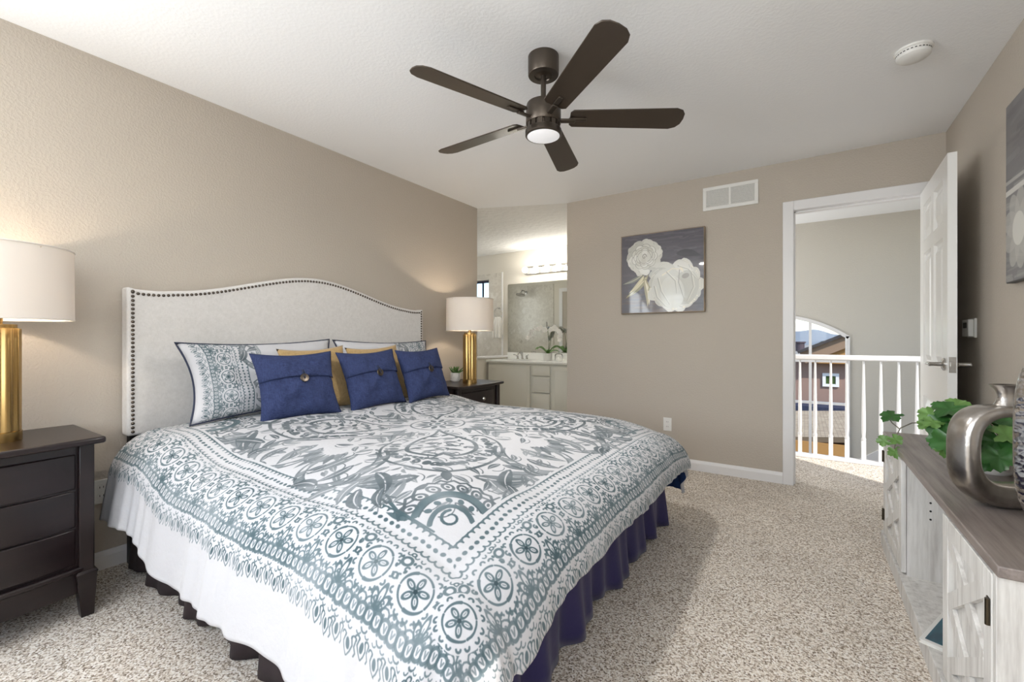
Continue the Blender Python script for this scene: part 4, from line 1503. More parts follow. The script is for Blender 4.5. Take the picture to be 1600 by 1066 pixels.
# flower painting
def rose_print():
    cv = Canvas(640, .5, c255(74, 70, 78))
    rs = random.Random(5)
    for k in range(240):
        y = rs.uniform(-.5, .5); x = rs.uniform(-.5, .5); L = rs.uniform(.08, .35)
        if y < -.22 and x < .05: cl = rs.choice([c255(96, 78, 70), c255(80, 66, 62), c255(112, 94, 84)])
        elif x > .15 and y < .2: cl = rs.choice([c255(52, 48, 56), c255(60, 58, 70), c255(82, 80, 92)])
        else: cl = rs.choice([c255(92, 88, 98), c255(64, 60, 70), c255(108, 106, 116), c255(78, 72, 84)])
        cv.stroke([(x, y), (x + L * .5, y + rs.uniform(-.01, .01)), (x + L, y + rs.uniform(-.02, .02))], rs.uniform(.008, .03), cl, .4)
    cv.leaf((.18, .21), (.46, .16), .09, c255(48, 46, 54), .9, bend=.02)
    for (a, b_, wd, cl) in (((-.15, -.02), (-.44, -.30), .075, c255(150, 144, 110)), ((-.20, -.02), (-.40, -.24), .05, c255(206, 196, 160)), ((-.20, -.05), (-.16, -.42), .07, c255(168, 158, 124)),
                            ((-.19, -.10), (-.14, -.40), .035, c255(222, 214, 190)), ((-.2, .0), (-.48, -.12), .05, c255(120, 122, 110)), ((-.08, -.06), (-.16, -.22), .07, c255(140, 136, 104))):
        cv.leaf(a, b_, wd, cl, .95, bend=.02, vein=c255(228, 220, 190))
    def rose(cx, cy, R, open_):
        for k in range(13):                     # outer petals
            a = k * 2 * PI / 13 + rs.uniform(-.2, .2)
            rr = rs.uniform(.86, 1.08)
            cl = rs.choice([c255(204, 203, 194), c255(184, 183, 174), c255(216, 215, 208)])
            cv.leaf((cx + R * .25 * math.cos(a - .25), cy + R * .25 * math.sin(a - .25)), (cx + R * rr * math.cos(a + .12), cy + R * rr * math.sin(a + .12)), R * .62, cl, .97, bend=R * rs.uniform(-.12, .12))
            cv.ell(cx + R * .60 * math.cos(a), cy + R * .60 * math.sin(a), R * .33, R * .29, a, cl, .97)
            cv.stroke(arc(cx + R * .56 * math.cos(a), cy + R * .56 * math.sin(a), R * .36, a - 1.1, a + .9, 8), .007, c255(150, 148, 140), .55, .002)
            cv.stroke(arc(cx + R * .60 * math.cos(a), cy + R * .60 * math.sin(a), R * .33, a - .8, a + .6, 8), .006, c255(236, 232, 220), .8, .002)
        if open_:
            for rr, cnt in ((.62, 9), (.44, 8), (.28, 6), (.15, 4)):
                for k in range(cnt):
                    a = k * 2 * PI / cnt + rr * 9
                    cv.ell(cx + R * rr * .7 * math.cos(a), cy + R * rr * .7 * math.sin(a), R * .26, R * .2 * (rr + .4), a, rs.choice([c255(206, 205, 196), c255(220, 219, 212), c255(196, 194, 184)]), .92)
                    cv.stroke(arc(cx + R * rr * .7 * math.cos(a), cy + R * rr * .7 * math.sin(a), R * .25, a - 1.1, a + .9, 8), .006, c255(112, 110, 102), .75, .003)
            cv.stroke([(cx + (.06 - .005 * i) * math.cos(i * .7) * .5, cy + (.06 - .005 * i) * math.sin(i * .7) * .7) for i in range(11)], .008, c255(112, 106, 98), .8)
        else:
            cv.ell(cx - R * .2, cy - R * .1, R * .62, R * .75, .4, c255(200, 200, 192), .97)
            cv.ell(cx + R * .35, cy - R * .1, R * .45, R * .62, -.2, c255(188, 188, 180), .97)
            cv.ell(cx - R * .1, cy - R * .25, R * .42, R * .6, .1, c255(210, 210, 203), .95)
            cv.stroke([(cx + R * .15, cy + R * .55), (cx + R * .12, cy + R * .1), (cx + R * .3, cy - R * .5)], .010, c255(128, 126, 118), .85, .004)
            cv.stroke([(cx - R * .45, cy + R * .4), (cx - R * .1, cy + R * .62), (cx + R * .3, cy + R * .55)], .018, c255(226, 218, 196), .9, .006)
            cv.stroke([(cx + R * .2, cy + R * .62), (cx + R * .28, cy + R * .45)], .03, c255(232, 224, 204), .9, .008)
            for k in range(26):
                a = rs.uniform(-2.4, .9)
                x, y = cx + R * .86 * math.cos(a), cy + R * .86 * math.sin(a)
                cv.ell(x, y, rs.uniform(.004, .012), .005, a, c255(238, 232, 216), .9)
            cv.ell(cx + R * .36, cy + R * .32, R * .13, R * .09, .3, c255(128, 122, 114), .7)
            for (xa, ya, xb, yb, xc, yc) in ((-.62, .3, -.5, -.2, -.2, -.7), (-.3, .5, .0, .15, .05, -.3), (.55, .4, .62, -.1, .4, -.6), (-.75, .0, -.66, -.4, -.35, -.75), (.1, .7, .45, .55, .7, .2)):
                cv.stroke([(cx + R * xa, cy + R * ya), (cx + R * xb, cy + R * yb), (cx + R * xc, cy + R * yc)], .014, c255(148, 147, 138), .7, .004)
                cv.stroke([(cx + R * (xa + .04), cy + R * ya), (cx + R * (xb + .05), cy + R * yb), (cx + R * (xc + .04), cy + R * yc)], .008, c255(236, 233, 222), .8, .003)
    rose(-.20, .21, .235, True)
    rose(.17, -.17, .33, False)
    return cv.image('flower_painting')
g = G('glossy_painting')
uv = g.n('UVMap'); im = g.n('TexImage'); im.image = rose_print(); g.l(uv.outputs[0], im.inputs[0])
g.base(im.outputs[0]); g.set(Roughness=0.35)
g.p.inputs['Coat Weight'].default_value = 0.45; g.p.inputs['Coat Roughness'].default_value = 0.04
g.bump(g.noise(22, 2), .02, .01)
M['rose'] = g.m
M['canvas_edge'] = plain('gold_speckled_edge', rgb(150, 132, 112), 0.5, 0.3, vary=.4)
x0, x1, z0, z1 = -1.392, -.683, 1.325, 2.030
t = thing('flower_painting', 'square glossy painting of two white roses on dark ground, far wall', 'painting', ((x0 + x1) / 2, YB, (z0 + z1) / 2))
hw_, hh = (x1 - x0) / 2, (z1 - z0) / 2
MB().box(-hw_, hw_, -.036, -.001, -hh, hh).build('stretched_canvas', M['canvas_edge'], t, bevel=.003)
b = MB(); e_ = .008
b.box(-hw_ + e_, hw_ - e_, -.0385, -.0365, -hh + e_, hh - e_)
o = b.build('picture', M['rose'], t)
def planar_uv(o, ax, az, x0, x1, z0, z1):
    uvl = o.data.uv_layers.new(name='UVMap')
    for lp in o.data.loops:
        c = o.data.vertices[lp.vertex_index].co
        uvl.data[lp.index].uv = ((c[ax] - x0) / (x1 - x0), (c[az] - z0) / (z1 - z0))
planar_uv(o, 0, 2, -hw_, hw_, -hh, hh)

# painting on the right wall (only its left strip shows)
pa = at(1588, 165, X=XR); pb = at(1588, 443, X=XR)
t = thing('wall_painting', 'grey and white canvas at the right edge above the console', 'painting', (XR, pa.y - .35, (pa.z + pb.z) / 2))
hh = (pa.z - pb.z) / 2
MB().box(-.03, -.001, -.35, .35, -hh, hh).build('stretched_canvas', plain('dark_canvas_edge', rgb(84, 82, 82), .6), t, bevel=.002)
cv = Canvas(384, .5, c255(112, 110, 112))
rs = random.Random(2)
for k in range(160):
    x, y = rs.uniform(-.6, .5), rs.uniform(-.5, .5)
    cl = rs.choice([c255(96, 94, 98), c255(126, 124, 126), c255(108, 106, 110)]) if y > .05 else rs.choice([c255(140, 139, 136), c255(160, 158, 154), c255(124, 122, 120)])
    cv.stroke([(x, y), (x + .2, y + rs.uniform(-.03, .03))], rs.uniform(.01, .04), cl, .5)
cv.stroke([(-.5, .06), (.5, .06)], .02, c255(170, 168, 164), .9)
cv.stroke([(-.5, -.0), (.5, .02)], .03, c255(206, 204, 198), .9)
for k in range(9):
    a = k * 2 * PI / 9
    cv.ell(-.30 + .11 * math.cos(a), -.22 + .11 * math.sin(a), .11, .07, a, c255(176, 174, 168), .7)
cv.ell(-.30, -.22, .09, .09, 0, c255(206, 204, 196), .95)
g = G('grey_painting'); uv = g.n('UVMap'); im = g.n('TexImage'); im.image = cv.image('grey_painting'); g.l(uv.outputs[0], im.inputs[0]); g.base(im.outputs[0]); g.set(Roughness=.4)
b = MB(); b.box(-.032, -.0305, -.345, .345, -hh + .005, hh - .005)
o = b.build('picture', g.m, t)
planar_uv(o, 1, 2, .35, -.35, -hh, hh)

# thermostat box on the right wall
pa = at(1511, 497, X=XR); pb = at(1533, 530, X=XR)
t = thing('thermostat', 'white thermostat box on the right wall beside the open door', 'thermostat', (XR, (pa.y + pb.y) / 2, (pa.z + pb.z) / 2))
MB().box(-.012, -.0005, -.062, .062, -.052, .052).build('back_plate', M['plastic'], t, bevel=.003)
MB().box(-.034, -.012, -.055, .055, -.046, .046).build('cover', M['plastic'], t, bevel=.004)
MB().box(-.0355, -.034, -.03, .03, .0, .03).build('display', M['slot'], t)

# ------------------------------------------------------------------ bathroom things
VX0, VX1, VY, VZ = -3.835, XB - .01, 5.13, .80
t = thing('vanity_cabinet', 'white bathroom vanity cabinet seen through the opening', 'vanity', (VX0, VY, 0))
W_ = VX1 - VX0; VD = YBA - VY
MB().box(0, W_, .034, VD - .01, .09, VZ - .035).build('body', M['vanity'], t)
MB().box(.02, W_ - .02, .08, VD - .01, 0, .09).build('toe_kick', M['vanity'], t)
MB().box(-.01, W_, -.02, VD - .005, VZ - .035, VZ).build('countertop', M['counter'], t, bevel=.008)
MB().box(-.01, W_, VD - .02, VD - .002, VZ, VZ + .095).build('backsplash', M['counter'], t, bevel=.003)
MB().lathe([(.21, .004), (.20, .004), (.15, .0025), (.03, .0015)], 32, T((.38, .27, VZ - .001)) @ Matrix.Diagonal((1, .75, 1, 1))).build('sink_rim', M['counter'], t, smooth=True)
def cab_front(nm, xa, xb, za, zb, par):
    q = MB()
    q.box(xa, xb, .0, .0338, za, zb)
    i_ = .05 if zb - za > .3 else .02
    vs = [(xa + i_, -.0005, za + i_), (xb - i_, -.0005, za + i_), (xb - i_, -.0005, zb - i_), (xa + i_, -.0005, zb - i_)]
    j_ = i_ + .022
    vs += [(xa + j_, -.010, za + j_), (xb - j_, -.010, za + j_), (xb - j_, -.010, zb - j_), (xa + j_, -.010, zb - j_)]
    q.add(vs, [(0, 1, 5, 4), (1, 2, 6, 5), (2, 3, 7, 6), (3, 0, 4, 7), (4, 5, 6, 7)])
    return q.build(nm, M['vanity'], par, bevel=.003)
d0 = at(827.5, 600, Y=VY).x - VX0; d1 = at(831, 600, Y=VY).x - VX0; d2 = at(858.5, 600, Y=VY).x - VX0; d3 = at(862, 600, Y=VY).x - VX0
cab_front('door', .03, d0, .13, .735, t)
for za, zb in ((.61, .735), (.385, .595), (.13, .37)):
    cab_front('drawer', d1, d2, za, zb, t)
wd_ = d0 - .03
cab_front('door', d3, d3 + wd_, .13, .735, t)
cab_front('door', d3 + wd_ + .03, min(W_ - .02, d3 + 2 * wd_ + .03), .13, .735, t)
# mirror
mx0 = at(794, 500, Y=YBA).x
m_ = MB().box(mx0, XB - .02, YBA - .008, YBA - .002, VZ + .10, 1.945).build('bathroom_mirror', M['mirror'])
tag(m_, 'large frameless mirror above the bathroom vanity', 'mirror')
# faucet
p = at(815, 557, Y=YBA - .16)
t = thing('bathroom_faucet', 'chrome faucet at the sink left of the orchid', 'faucet', (p.x, YBA - .15, VZ))
MB().lathe([(.028, 0), (.026, .012), (.017, .03), (.015, .09), (.017, .10), (.001, .112)], 20).build('body', M['chrome'], t, smooth=True)
MB().tube([(0, 0, .07), (0, -.05, .10), (0, -.10, .095), (0, -.115, .07)], [.013, .012, .011, .011], 10).build('spout', M['chrome'], t, smooth=True)
for sg in (-1, 1):
    b = MB(); b.lathe([(.024, 0), (.022, .015), (.014, .03), (.016, .05), (.001, .055)], 16, T((sg * .08, .0, 0)))
    b.tube([(sg * .08, 0, .045), (sg * .10, -.02, .062), (sg * .13, -.035, .068)], [.007, .006, .007], 8)
    b.build('lever_handle', M['chrome'], t, smooth=True)
# vanity light bar with globes
pL, pR = at(822, 423, Y=YBA), at(886, 418, Y=YBA)
lz = 2.125
L0, L1 = pL.x, pL.x + 1.22
t = thing('vanity_light', 'chrome bar with a row of round bulbs above the bathroom mirror', 'light', (L0, YBA - .002, lz))
MB().box(0, L1 - L0, -.045, 0, -.055, .055).build('light_bar', M['chrome'], t, bevel=.006)
for k in range(7):
    xx = .05 + k * (L1 - L0 - .1) / 6
    b = MB(); b.ball((xx, -.105, 0), .048, 12); gb = b.build('bulb', M['globe'], t, smooth=True)
    lamp('vanity_bulb_light', 'POINT', (L0 + xx, YBA - .26, lz), 1.7, (1, .95, .86), size=.05)
# towel ring and towel
p = at(781, 488, Y=YBA)
t = thing('towel_ring', 'chrome towel ring on the wall left of the bathroom mirror', 'towel ring', (p.x, YBA, p.z))
MB().lathe([(.026, 0), (.024, .01), (.009, .014), (.009, .05)], 20, T((0, 0, .06)) @ RX(PI / 2)).build('mount', M['chrome'], t, smooth=True)
MB().tube([(.075 * math.sin(2 * PI * i / 32), -.05, -.012 + .075 * math.cos(2 * PI * i / 32)) for i in range(32)], .0045, 8, closed=True).build('ring', M['chrome'], t, smooth=True)
b = MB()
def tw(u, v_, s_):
    a = 2 * u - 1
    wd = .055 + .03 * min(1, v_ * 2.2)
    y = -.05 + s_ * (.006 + .016 * min(1, 3 * v_)) + .012 * math.sin(a * 9 + 1) * min(1, v_ * 2)
    return (p.x + a * wd, YBA + y, p.z - .078 - v_ * (.33 if s_ < 0 else .29))
def tower(u, v_):
    s_ = 1 if v_ < .5 else -1
    k = (1 - 2 * v_) if v_ < .5 else (2 * v_ - 1)
    return tw(u, k, s_)
b.grid(tower, 24, 40)
o = b.build('hand_towel', M['towel'], smooth=True, angle=180)
s_ = o.modifiers.new('thick', 'SOLIDIFY'); s_.thickness = .008
tag(o, 'white hand towel hanging from the chrome ring beside the mirror', 'towel')
# orchid
p = at(856, 560, Y=5.42)
ox, oy = p.x, 5.42
t = thing('potted_orchid', 'white orchid in white pot on the bathroom vanity', 'plant', (ox, oy, VZ))
MB().lathe([(.001, 0), (.05, 0), (.058, .02), (.062, .10), (.056, .10), (.053, .085), (.001, .085)], 28).build('pot', M['plastic'], t, smooth=True)
MB().lathe([(.053, .083), (.03, .095), (.001, .098)], 16).build('moss', M['soil'], t, smooth=True)
for k, (a, L, up) in enumerate(((PI, .20, .07), (.3, .19, .09), (-1.2, .15, .05), (.9, .16, .04), (3.6, .15, .08))):
    b = MB()
    def lf(u, v_, a=a, L=L, up=up):
        c = 2 * v_ - 1; wd = .038 * math.sin(PI * (.08 + .9 * u)) ** .7
        r = L * u; z = .085 + up * math.sin(u * 2.4) * 1.3 + .01 * c * c
        return (r * math.cos(a) - c * wd * math.sin(a), r * math.sin(a) + c * wd * math.cos(a), z)
    b.grid(lf, 10, 4); o = b.build('leaf', M['leaf_pale'], t, smooth=True, angle=180)
    s_ = o.modifiers.new('thick', 'SOLIDIFY'); s_.thickness = .003
stems = []
for (pts) in ([(0, 0, .09), (.02, 0, .25), (.0, 0, .40), (-.08, -.01, .47), (-.2, -.02, .44), (-.30, -.03, .33)], [(.01, .01, .09), (.04, .0, .26), (.06, 0, .42), (.12, -.01, .47), (.20, -.01, .40), (.22, -.02, .30)]):
    MB().tube(pts, .004, 6).build('stem', M['stem'], t, smooth=True)
    for k in range(8):
        f_ = .45 + .55 * k / 7
        i_ = f_ * (len(pts) - 1); j_ = min(int(i_), len(pts) - 2); q_ = i_ - j_
        c_ = Vector(pts[j_]).lerp(Vector(pts[j_ + 1]), q_) + Vector((random.uniform(-.015, .015), -.025, random.uniform(-.02, .01)))
        b = MB()
        th0 = random.uniform(0, 1)
        for m_i in range(5):
            a = th0 + m_i * 2 * PI / 5
            def pt(u, v_, a=a, c_=c_):
                cc = 2 * v_ - 1; wd = .023 * math.sin(PI * (.12 + .8 * u))
                r = .037 * u
                return (c_.x + r * math.cos(a) - cc * wd * math.sin(a), c_.y - .012 * u + .006 * cc * cc, c_.z + r * math.sin(a) + cc * wd * math.cos(a))
            b.grid(pt, 5, 3)
        b.ball(tuple(c_ + Vector((0, -.008, 0))), .008, 5)
        b.build('flower', M['petal'], t, smooth=True, angle=180)
# jar on the counter
p = at(873, 560, Y=5.40)
t = thing('glass_jar', 'small clear glass jar right of the orchid pot on vanity', 'jar', (p.x, 5.40, VZ))
MB().lathe([(.001, 0), (.05, 0), (.055, .01), (.055, .08), (.048, .09), (.045, .08), (.046, .012), (.001, .01)], 28).build('jar_body', M['glass'], t, smooth=True)
MB().lathe([(.045, .092), (.05, .094), (.02, .105), (.008, .115), (.010, .13), (.001, .135)], 24).build('lid', M['glass'], t, smooth=True)
# ------------------------------------------------------------------ console
CX0, CX1, CY0, CY1, CZ = .350, XR - .016, 1.385, 3.075, .605
t = thing('media_console', 'whitewashed farmhouse media console with grey top along right wall', 'console', (CX0, CY0, 0))
LY, LD = CY1 - CY0, CX1 - CX0
Wd = M['whitewash']
MB().box(0, LD, 0, LY, CZ - .026, CZ).build('top', M['greytop'], t, bevel=.003)
fx = .018
MB().box(.0215, LD - .01, .035, LY - .035, .055, .0752).build('bottom_shelf', Wd, t)
MB().box(-.008, .022, .0, LY, .0, .075).build('plinth', Wd, t, bevel=.002)
MB().box(LD - .02, LD - .008, .015, LY - .015, .075, CZ - .026).build('back_panel', Wd, t)
yd0, yd1 = 1.845 - CY0, 2.535 - CY0
MB().box(fx - .017, LD - .008, .012, .034, .0755, CZ - .0265).build('end_panel', Wd, t, bevel=.002)
MB().box(fx - .017, LD - .008, LY - .034, LY - .012, .0755, CZ - .0265).build('end_panel', Wd, t, bevel=.002)
MB().box(fx + .001, LD - .02, yd0 - .02, yd0, .075, CZ - .0265).build('partition', Wd, t)
b = MB(); b.box(fx + .001, LD - .02, yd1, yd1 + .02, .075, CZ - .0265)
pt_ = b.build('partition', Wd, t)
hx = at(1454, 812, Y=CY0 + yd1).x - CX0
for dz_ in (-.035, 0, .035):
    MB().lathe([(.004, 0), (.004, .0012)], 10, T((hx, yd1 + .0002, .37 + dz_)) @ RX(PI / 2)).build('shelf_pin_hole', M['black'], pt_)
def console_door(ya, yb, hinge_at):
    z0, z1 = .085, CZ - .034
    th = .018
    dr_ = thing_part = MB()
    q = MB()
    st = .055
    q.box(fx - .018, fx, ya, ya + st, z0, z1); q.box(fx - .018, fx, yb - st, yb, z0, z1)
    q.box(fx - .018, fx, ya + st, yb - st, z0, z0 + st); q.box(fx - .018, fx, ya + st, yb - st, z1 - st, z1)
    d = q.build('door', Wd, t, bevel=.002)
    MB().box(fx - .006, fx - .001, ya + .01, yb - .01, z0 + .01, z1 - .01).build('door_panel', Wd, d)
    a0, a1, b0, b1 = ya + st, yb - st, z0 + st, z1 - st
    bm_ = (b0 + b1) / 2
    q = MB()
    for (zA, zB) in ((b0, bm_), (bm_, b1)):
        for k, (pA, pB) in enumerate((((a0, zA), (a1, zB)), ((a0, zB), (a1, zA)))):
            xo = fx - .0115 - .0008 * k
            v = (Vector((0, pB[0], pB[1])) - Vector((0, pA[0], pA[1]))).normalized() * .006
            q.bar((xo, pA[0] - v.y, pA[1] - v.z), (xo, pB[0] + v.y, pB[1] + v.z), .010, .042, up=(0, -v.z, v.y))
    q.build('cross_brace', Wd, d)
    for zz in (z0 + .09, z1 - .09):
        q = MB(); q.tube([(fx - .022, hinge_at, zz - .03), (fx - .022, hinge_at, zz + .03)], .005, 10)
        s1 = 1 if hinge_at < (ya + yb) / 2 else -1
        q.box(fx - .0205, fx - .0175, min(hinge_at, hinge_at + s1 * .016), max(hinge_at, hinge_at + s1 * .016), zz - .03, zz + .03)
        q.build('hinge', M['dark_hinge'], d)
console_door(.036, yd0 - .002, .046)
console_door(yd1 + .002, LY - .036, LY - .046)
# book on the bottom shelf
e1 = Vector((.394, .919, 0)).normalized(); e2 = Vector((.919, -.394, 0))
bm4 = Matrix((e2, e1, Vector((0, 0, 1)))).transposed().to_4x4(); bm4.translation = (.322, 2.0, .0765)
t = thing('picture_book', 'teal covered book on the bottom shelf of the console', 'book')
t.matrix_world = bm4
MB().box(.004, .22, .004, .296, .002, .011).build('pages', M['plastic'], t)
g = G('teal_cover'); nz = g.noise(9, 5, .6, g.coord((1, .25, 1)))
g.base(g.ramp(nz, [(.35, rgb(22, 66, 84)), (.6, rgb(44, 104, 122)), (.8, rgb(90, 140, 150))])); g.set(Roughness=.25)
b = MB(); b.box(0, .224, 0, .30, 0, .002); b.box(0, .224, 0, .30, .011, .013)
b.build('cover', M['plastic'], t)
MB().box(.011, .213, .016, .290, .0131, .0137).build('cover_picture', g.m, t)

# ring vases
def ring_vase(label, x, y, yaw, hw_, hgt, dep, mat, scale_neck=1.0, hole=.56):
    t = thing('ring_vase', label, 'vase', (x, y, CZ), yaw, 'silver ring vases')
    # body ring: rounded-square loop swept with a rounded cross-section
    N, Mx = 72, 20
    cz = hgt / 2
    b = MB()
    vs, fs = [], []
    for i in range(N):
        a = 2 * PI * i / N
        ca, sa = math.cos(a), math.sin(a)
        def sq(rx, rz, ex):
            return (math.copysign(abs(ca) ** (2 / ex), ca) * rx, math.copysign(abs(sa) ** (2 / ex), sa) * rz)
        ox_, oz_ = sq(hw_, hgt / 2, 3.2)
        if sa < 0: ox_ *= 1 - .16 * (-sa) ** 2
        ix_, iz_ = sq(hw_ * hole, hgt / 2 * (hole + .0), 2.8)
        iz_ += hgt * .06
        for k in range(Mx):
            b_ = 2 * PI * k / Mx
            f_ = math.copysign(abs(math.cos(b_)) ** .55, math.cos(b_)) * .5 + .5
            yv = math.copysign(abs(math.sin(b_)) ** .55, math.sin(b_)) * dep / 2
            dd_ = 1 - .25 * (sa < -.5) * (-sa - .5)
            vs.append((ix_ + (ox_ - ix_) * f_, yv * dd_, cz + iz_ + (oz_ - iz_) * f_))
    for i in range(N):
        for k in range(Mx):
            i2, k2 = (i + 1) % N, (k + 1) % Mx
            fs.append((i * Mx + k, i2 * Mx + k, i2 * Mx + k2, i * Mx + k2))
    b.add(vs, fs)
    b.build('body', mat, t, smooth=True, angle=180)
    b = MB(); q = scale_neck
    b.lathe([(.046 * q, hgt - .012), (.034 * q, hgt + .012 * q), (.030 * q, hgt + .028 * q), (.038 * q, hgt + .05 * q), (.052 * q, hgt + .066 * q), (.049 * q, hgt + .066 * q), (.034 * q, hgt + .048 * q), (.026 * q, hgt + .02 * q), (.001, hgt + .015 * q)], 32, Matrix.Diagonal((1, dep / .1 * .85, 1, 1)))
    b.build('neck', mat, t, smooth=True, angle=60)
    return t
p = at(1577, 780, D=1.30)
ring_vase('smaller silver ring vase on the console, in front of the ivy', p.x, p.y, .42, .142, .30, .085, M['silver'], .9, .66)
ring_vase('taller hammered silver ring vase cut off by the right edge of the photo', .565, 1.665, .75, .15, .47, .10, M['dimpled'], 1.1, .6)

# ivy
pp_ = at(1566, 742, Z=CZ)
ivx, ivy = pp_.x - .02, pp_.y + .03
t = thing('potted_ivy', 'green artificial ivy in white bowl on console, trailing over its end', 'plant', (ivx, ivy, CZ))
MB().lathe([(.001, 0), (.055, 0), (.075, .02), (.085, .06), (.085, .075), (.08, .075), (.078, .06), (.001, .055)], 32).build('bowl', M['plastic'], t, smooth=True)
def ivy_leaf(pos, nrm, tip, size, mat, name='leaf'):
    nrm = Vector(nrm).normalized(); tip = Vector(tip); tip = (tip - nrm * tip.dot(nrm)).normalized(); sd = nrm.cross(tip)
    pos = Vector(pos)
    b = MB()
    nA, nR = 30, 5
    vs, fs = [pos - Vector((ivx, ivy, CZ))], []
    for r_ in range(1, nR + 1):
        for i in range(nA):
            a = 2 * PI * i / nA - PI
            lob = .72 + .20 * abs(math.cos(2.5 * a)) + .05 * math.cos(15 * a)
            if abs(a) > 2.75: lob *= .55
            rr = size * lob * r_ / nR
            q_ = pos + tip * (rr * math.cos(a) + size * .25 * 0) + sd * rr * math.sin(a)
            fold = .18 * size * (r_ / nR) ** 2 * (abs(math.sin(2.5 * a)) - .6) + .10 * size * abs(math.sin(a)) * (r_ / nR)
            vs.append(q_ + nrm * fold - Vector((ivx, ivy, CZ)))
    for i in range(nA):
        fs.append((0, 1 + i, 1 + (i + 1) % nA))
    for r_ in range(nR - 1):
        for i in range(nA):
            j = (i + 1) % nA
            fs.append((1 + r_ * nA + i, 1 + (r_ + 1) * nA + i, 1 + (r_ + 1) * nA + j, 1 + r_ * nA + j))
    b.add(vs, fs)
    return b.build(name, mat, t, smooth=True, angle=180)
camv = Vector((0, 0, CH))
def leafpx(px, py, D, size_px, tipdir, mat, face=.7, up=.6, side=0):
    p = at(px, py, D=D)
    toc = (camv - p).normalized()
    n_ = toc * face + Vector((0, 0, up)) + Vector((CS, SN, 0)) * side
    R_ = Vector((CS, SN, 0))
    tp = R_ * tipdir[0] + Vector((0, 0, 1)) * tipdir[1] + toc * .2
    ivy_leaf(p, n_, tp, size_px * D / F, mat)
L_, LP = M['leaf'], M['leaf_pale']
for (px, py, D, sz, td, mt, fc, up, sd_) in (
    (1474, 665, 1.62, 27, (-.8, -.3), L_, .8, .5, -.2), (1484, 690, 1.56, 27, (.2, -1), L_, .9, .3, .1), (1458, 660, 1.64, 15, (-1, .2), LP, .6, .6, 0),
    (1492, 655, 1.60, 20, (.3, .9), L_, .6, .8, .1), (1484, 640, 1.62, 24, (-.6, .35), L_, .3, .9, -.3), (1470, 634, 1.66, 14, (-1, .1), L_, .3, .9, -.2),
    (1507, 643, 1.62, 24, (.7, .3), L_, .4, .9, .2), (1523, 640, 1.64, 22, (1, .1), L_, .35, .9, .3), (1500, 664, 1.56, 15, (.8, -.3), LP, .8, .4, .3),
    (1480, 703, 1.60, 17, (-.2, -.8), LP, .6, .7, -.2), (1540, 655, 1.66, 22, (.6, .2), L_, .5, .8, .2), (1560, 664, 1.62, 24, (.2, -.5), L_, .7, .6, 0),
    (1555, 690, 1.56, 26, (-.3, -.8), L_, .8, .5, .1), (1560, 715, 1.52, 26, (.1, -1), L_, .8, .5, 0), (1572, 680, 1.54, 22, (.8, -.2), LP, .7, .6, .2),
    (1548, 720, 1.54, 22, (-.6, -.7), L_, .8, .4, -.1), (1574, 708, 1.52, 22, (.6, -.6), L_, .8, .5, .1), (1590, 660, 1.66, 24, (.9, .1), L_, .4, .9, .2),
    (1520, 662, 1.60, 22, (.1, -.9), L_, .7, .6, 0), (1530, 690, 1.60, 22, (-.4, -.7), L_, .7, .6, 0),
    (1452, 648, 1.68, 17, (-.9, .2), LP, .6, .7, -.2), (1446, 664, 1.68, 12, (-1, -.3), LP, .8, .5, 0), (1466, 690, 1.60, 16, (-.7, -.6), L_, .8, .4, -.1), (1496, 632, 1.66, 18, (.2, .8), LP, .5, .8, .1), (1512, 652, 1.58, 18, (.9, -.2), L_, .6, .7, .2),
    (1393, 651, 2.06, 17, (-.9, -.1), L_, .35, .8, -.2), (1381, 689, 2.06, 11, (-.8, .3), LP, .8, .4, -.2), (1399, 687, 2.02, 11, (.5, -.6), LP, .8, .5, .1), (1399, 707, 2.00, 12, (.2, -.9), LP, .8, .4, .1)):
    leafpx(px, py, D, sz, td, mt, fc, up, sd_)
org = Vector((ivx, ivy, CZ))
def vine(pxs, r=.0025):
    pts = [at(a, b_, D=d) - org for a, b_, d in pxs]
    MB().tube(pts, r, 6).build('vine', M['twig'], t, smooth=True)
vine([(1562, 735, 1.62), (1520, 690, 1.66), (1480, 665, 1.70), (1446, 661, 1.86), (1425, 661, 1.95), (1407, 669, 2.02), (1401, 680, 2.03), (1399, 690, 2.03), (1398, 702, 2.01)])
vine([(1405, 670, 2.02), (1394, 661, 2.05), (1390, 655, 2.06)])
vine([(1401, 680, 2.03), (1392, 690, 2.05), (1383, 690, 2.06)])
vine([(1562, 735, 1.60), (1530, 665, 1.62), (1500, 650, 1.62), (1484, 642, 1.63)])
vine([(1566, 735, 1.58), (1562, 690, 1.57), (1556, 670, 1.60), (1530, 645, 1.64)])
vine([(1566, 735, 1.58), (1572, 700, 1.54), (1590, 665, 1.65)])

# ------------------------------------------------------------------ outside the hall window
M['ext_wall'] = plain('mauve_siding', rgb(150, 122, 108), .8)
M['ext_tan'] = plain('tan_siding', rgb(176, 132, 76), .8)
M['ext_white'] = plain('white_exterior_trim', rgb(232, 230, 226), .6)
g = G('grey_shingles'); nz = g.noise(3.0, 5, .7)
g.base(g.ramp(nz, [(.3, rgb(120, 116, 108)), (.7, rgb(176, 170, 158))])); g.set(Roughness=.9); M['shingle'] = g.m
g = G('beige_shingles')
bk = g.n('TexBrick'); bk.inputs['Scale'].default_value = 3.2; bk.inputs['Color1'].default_value = rgb(196, 176, 144); bk.inputs['Color2'].default_value = rgb(160, 138, 110); bk.inputs['Mortar'].default_value = rgb(112, 98, 80)
g.l(g.coord((1, 1.6, 1)), bk.inputs['Vector']); g.base(bk.outputs[0]); g.set(Roughness=.9); M['beige_roof'] = g.m
M['shaded_roof'] = plain('shadowed_roof', rgb(46, 52, 76), .8, vary=.3)  # dark blue stands for shadow lying on this roof
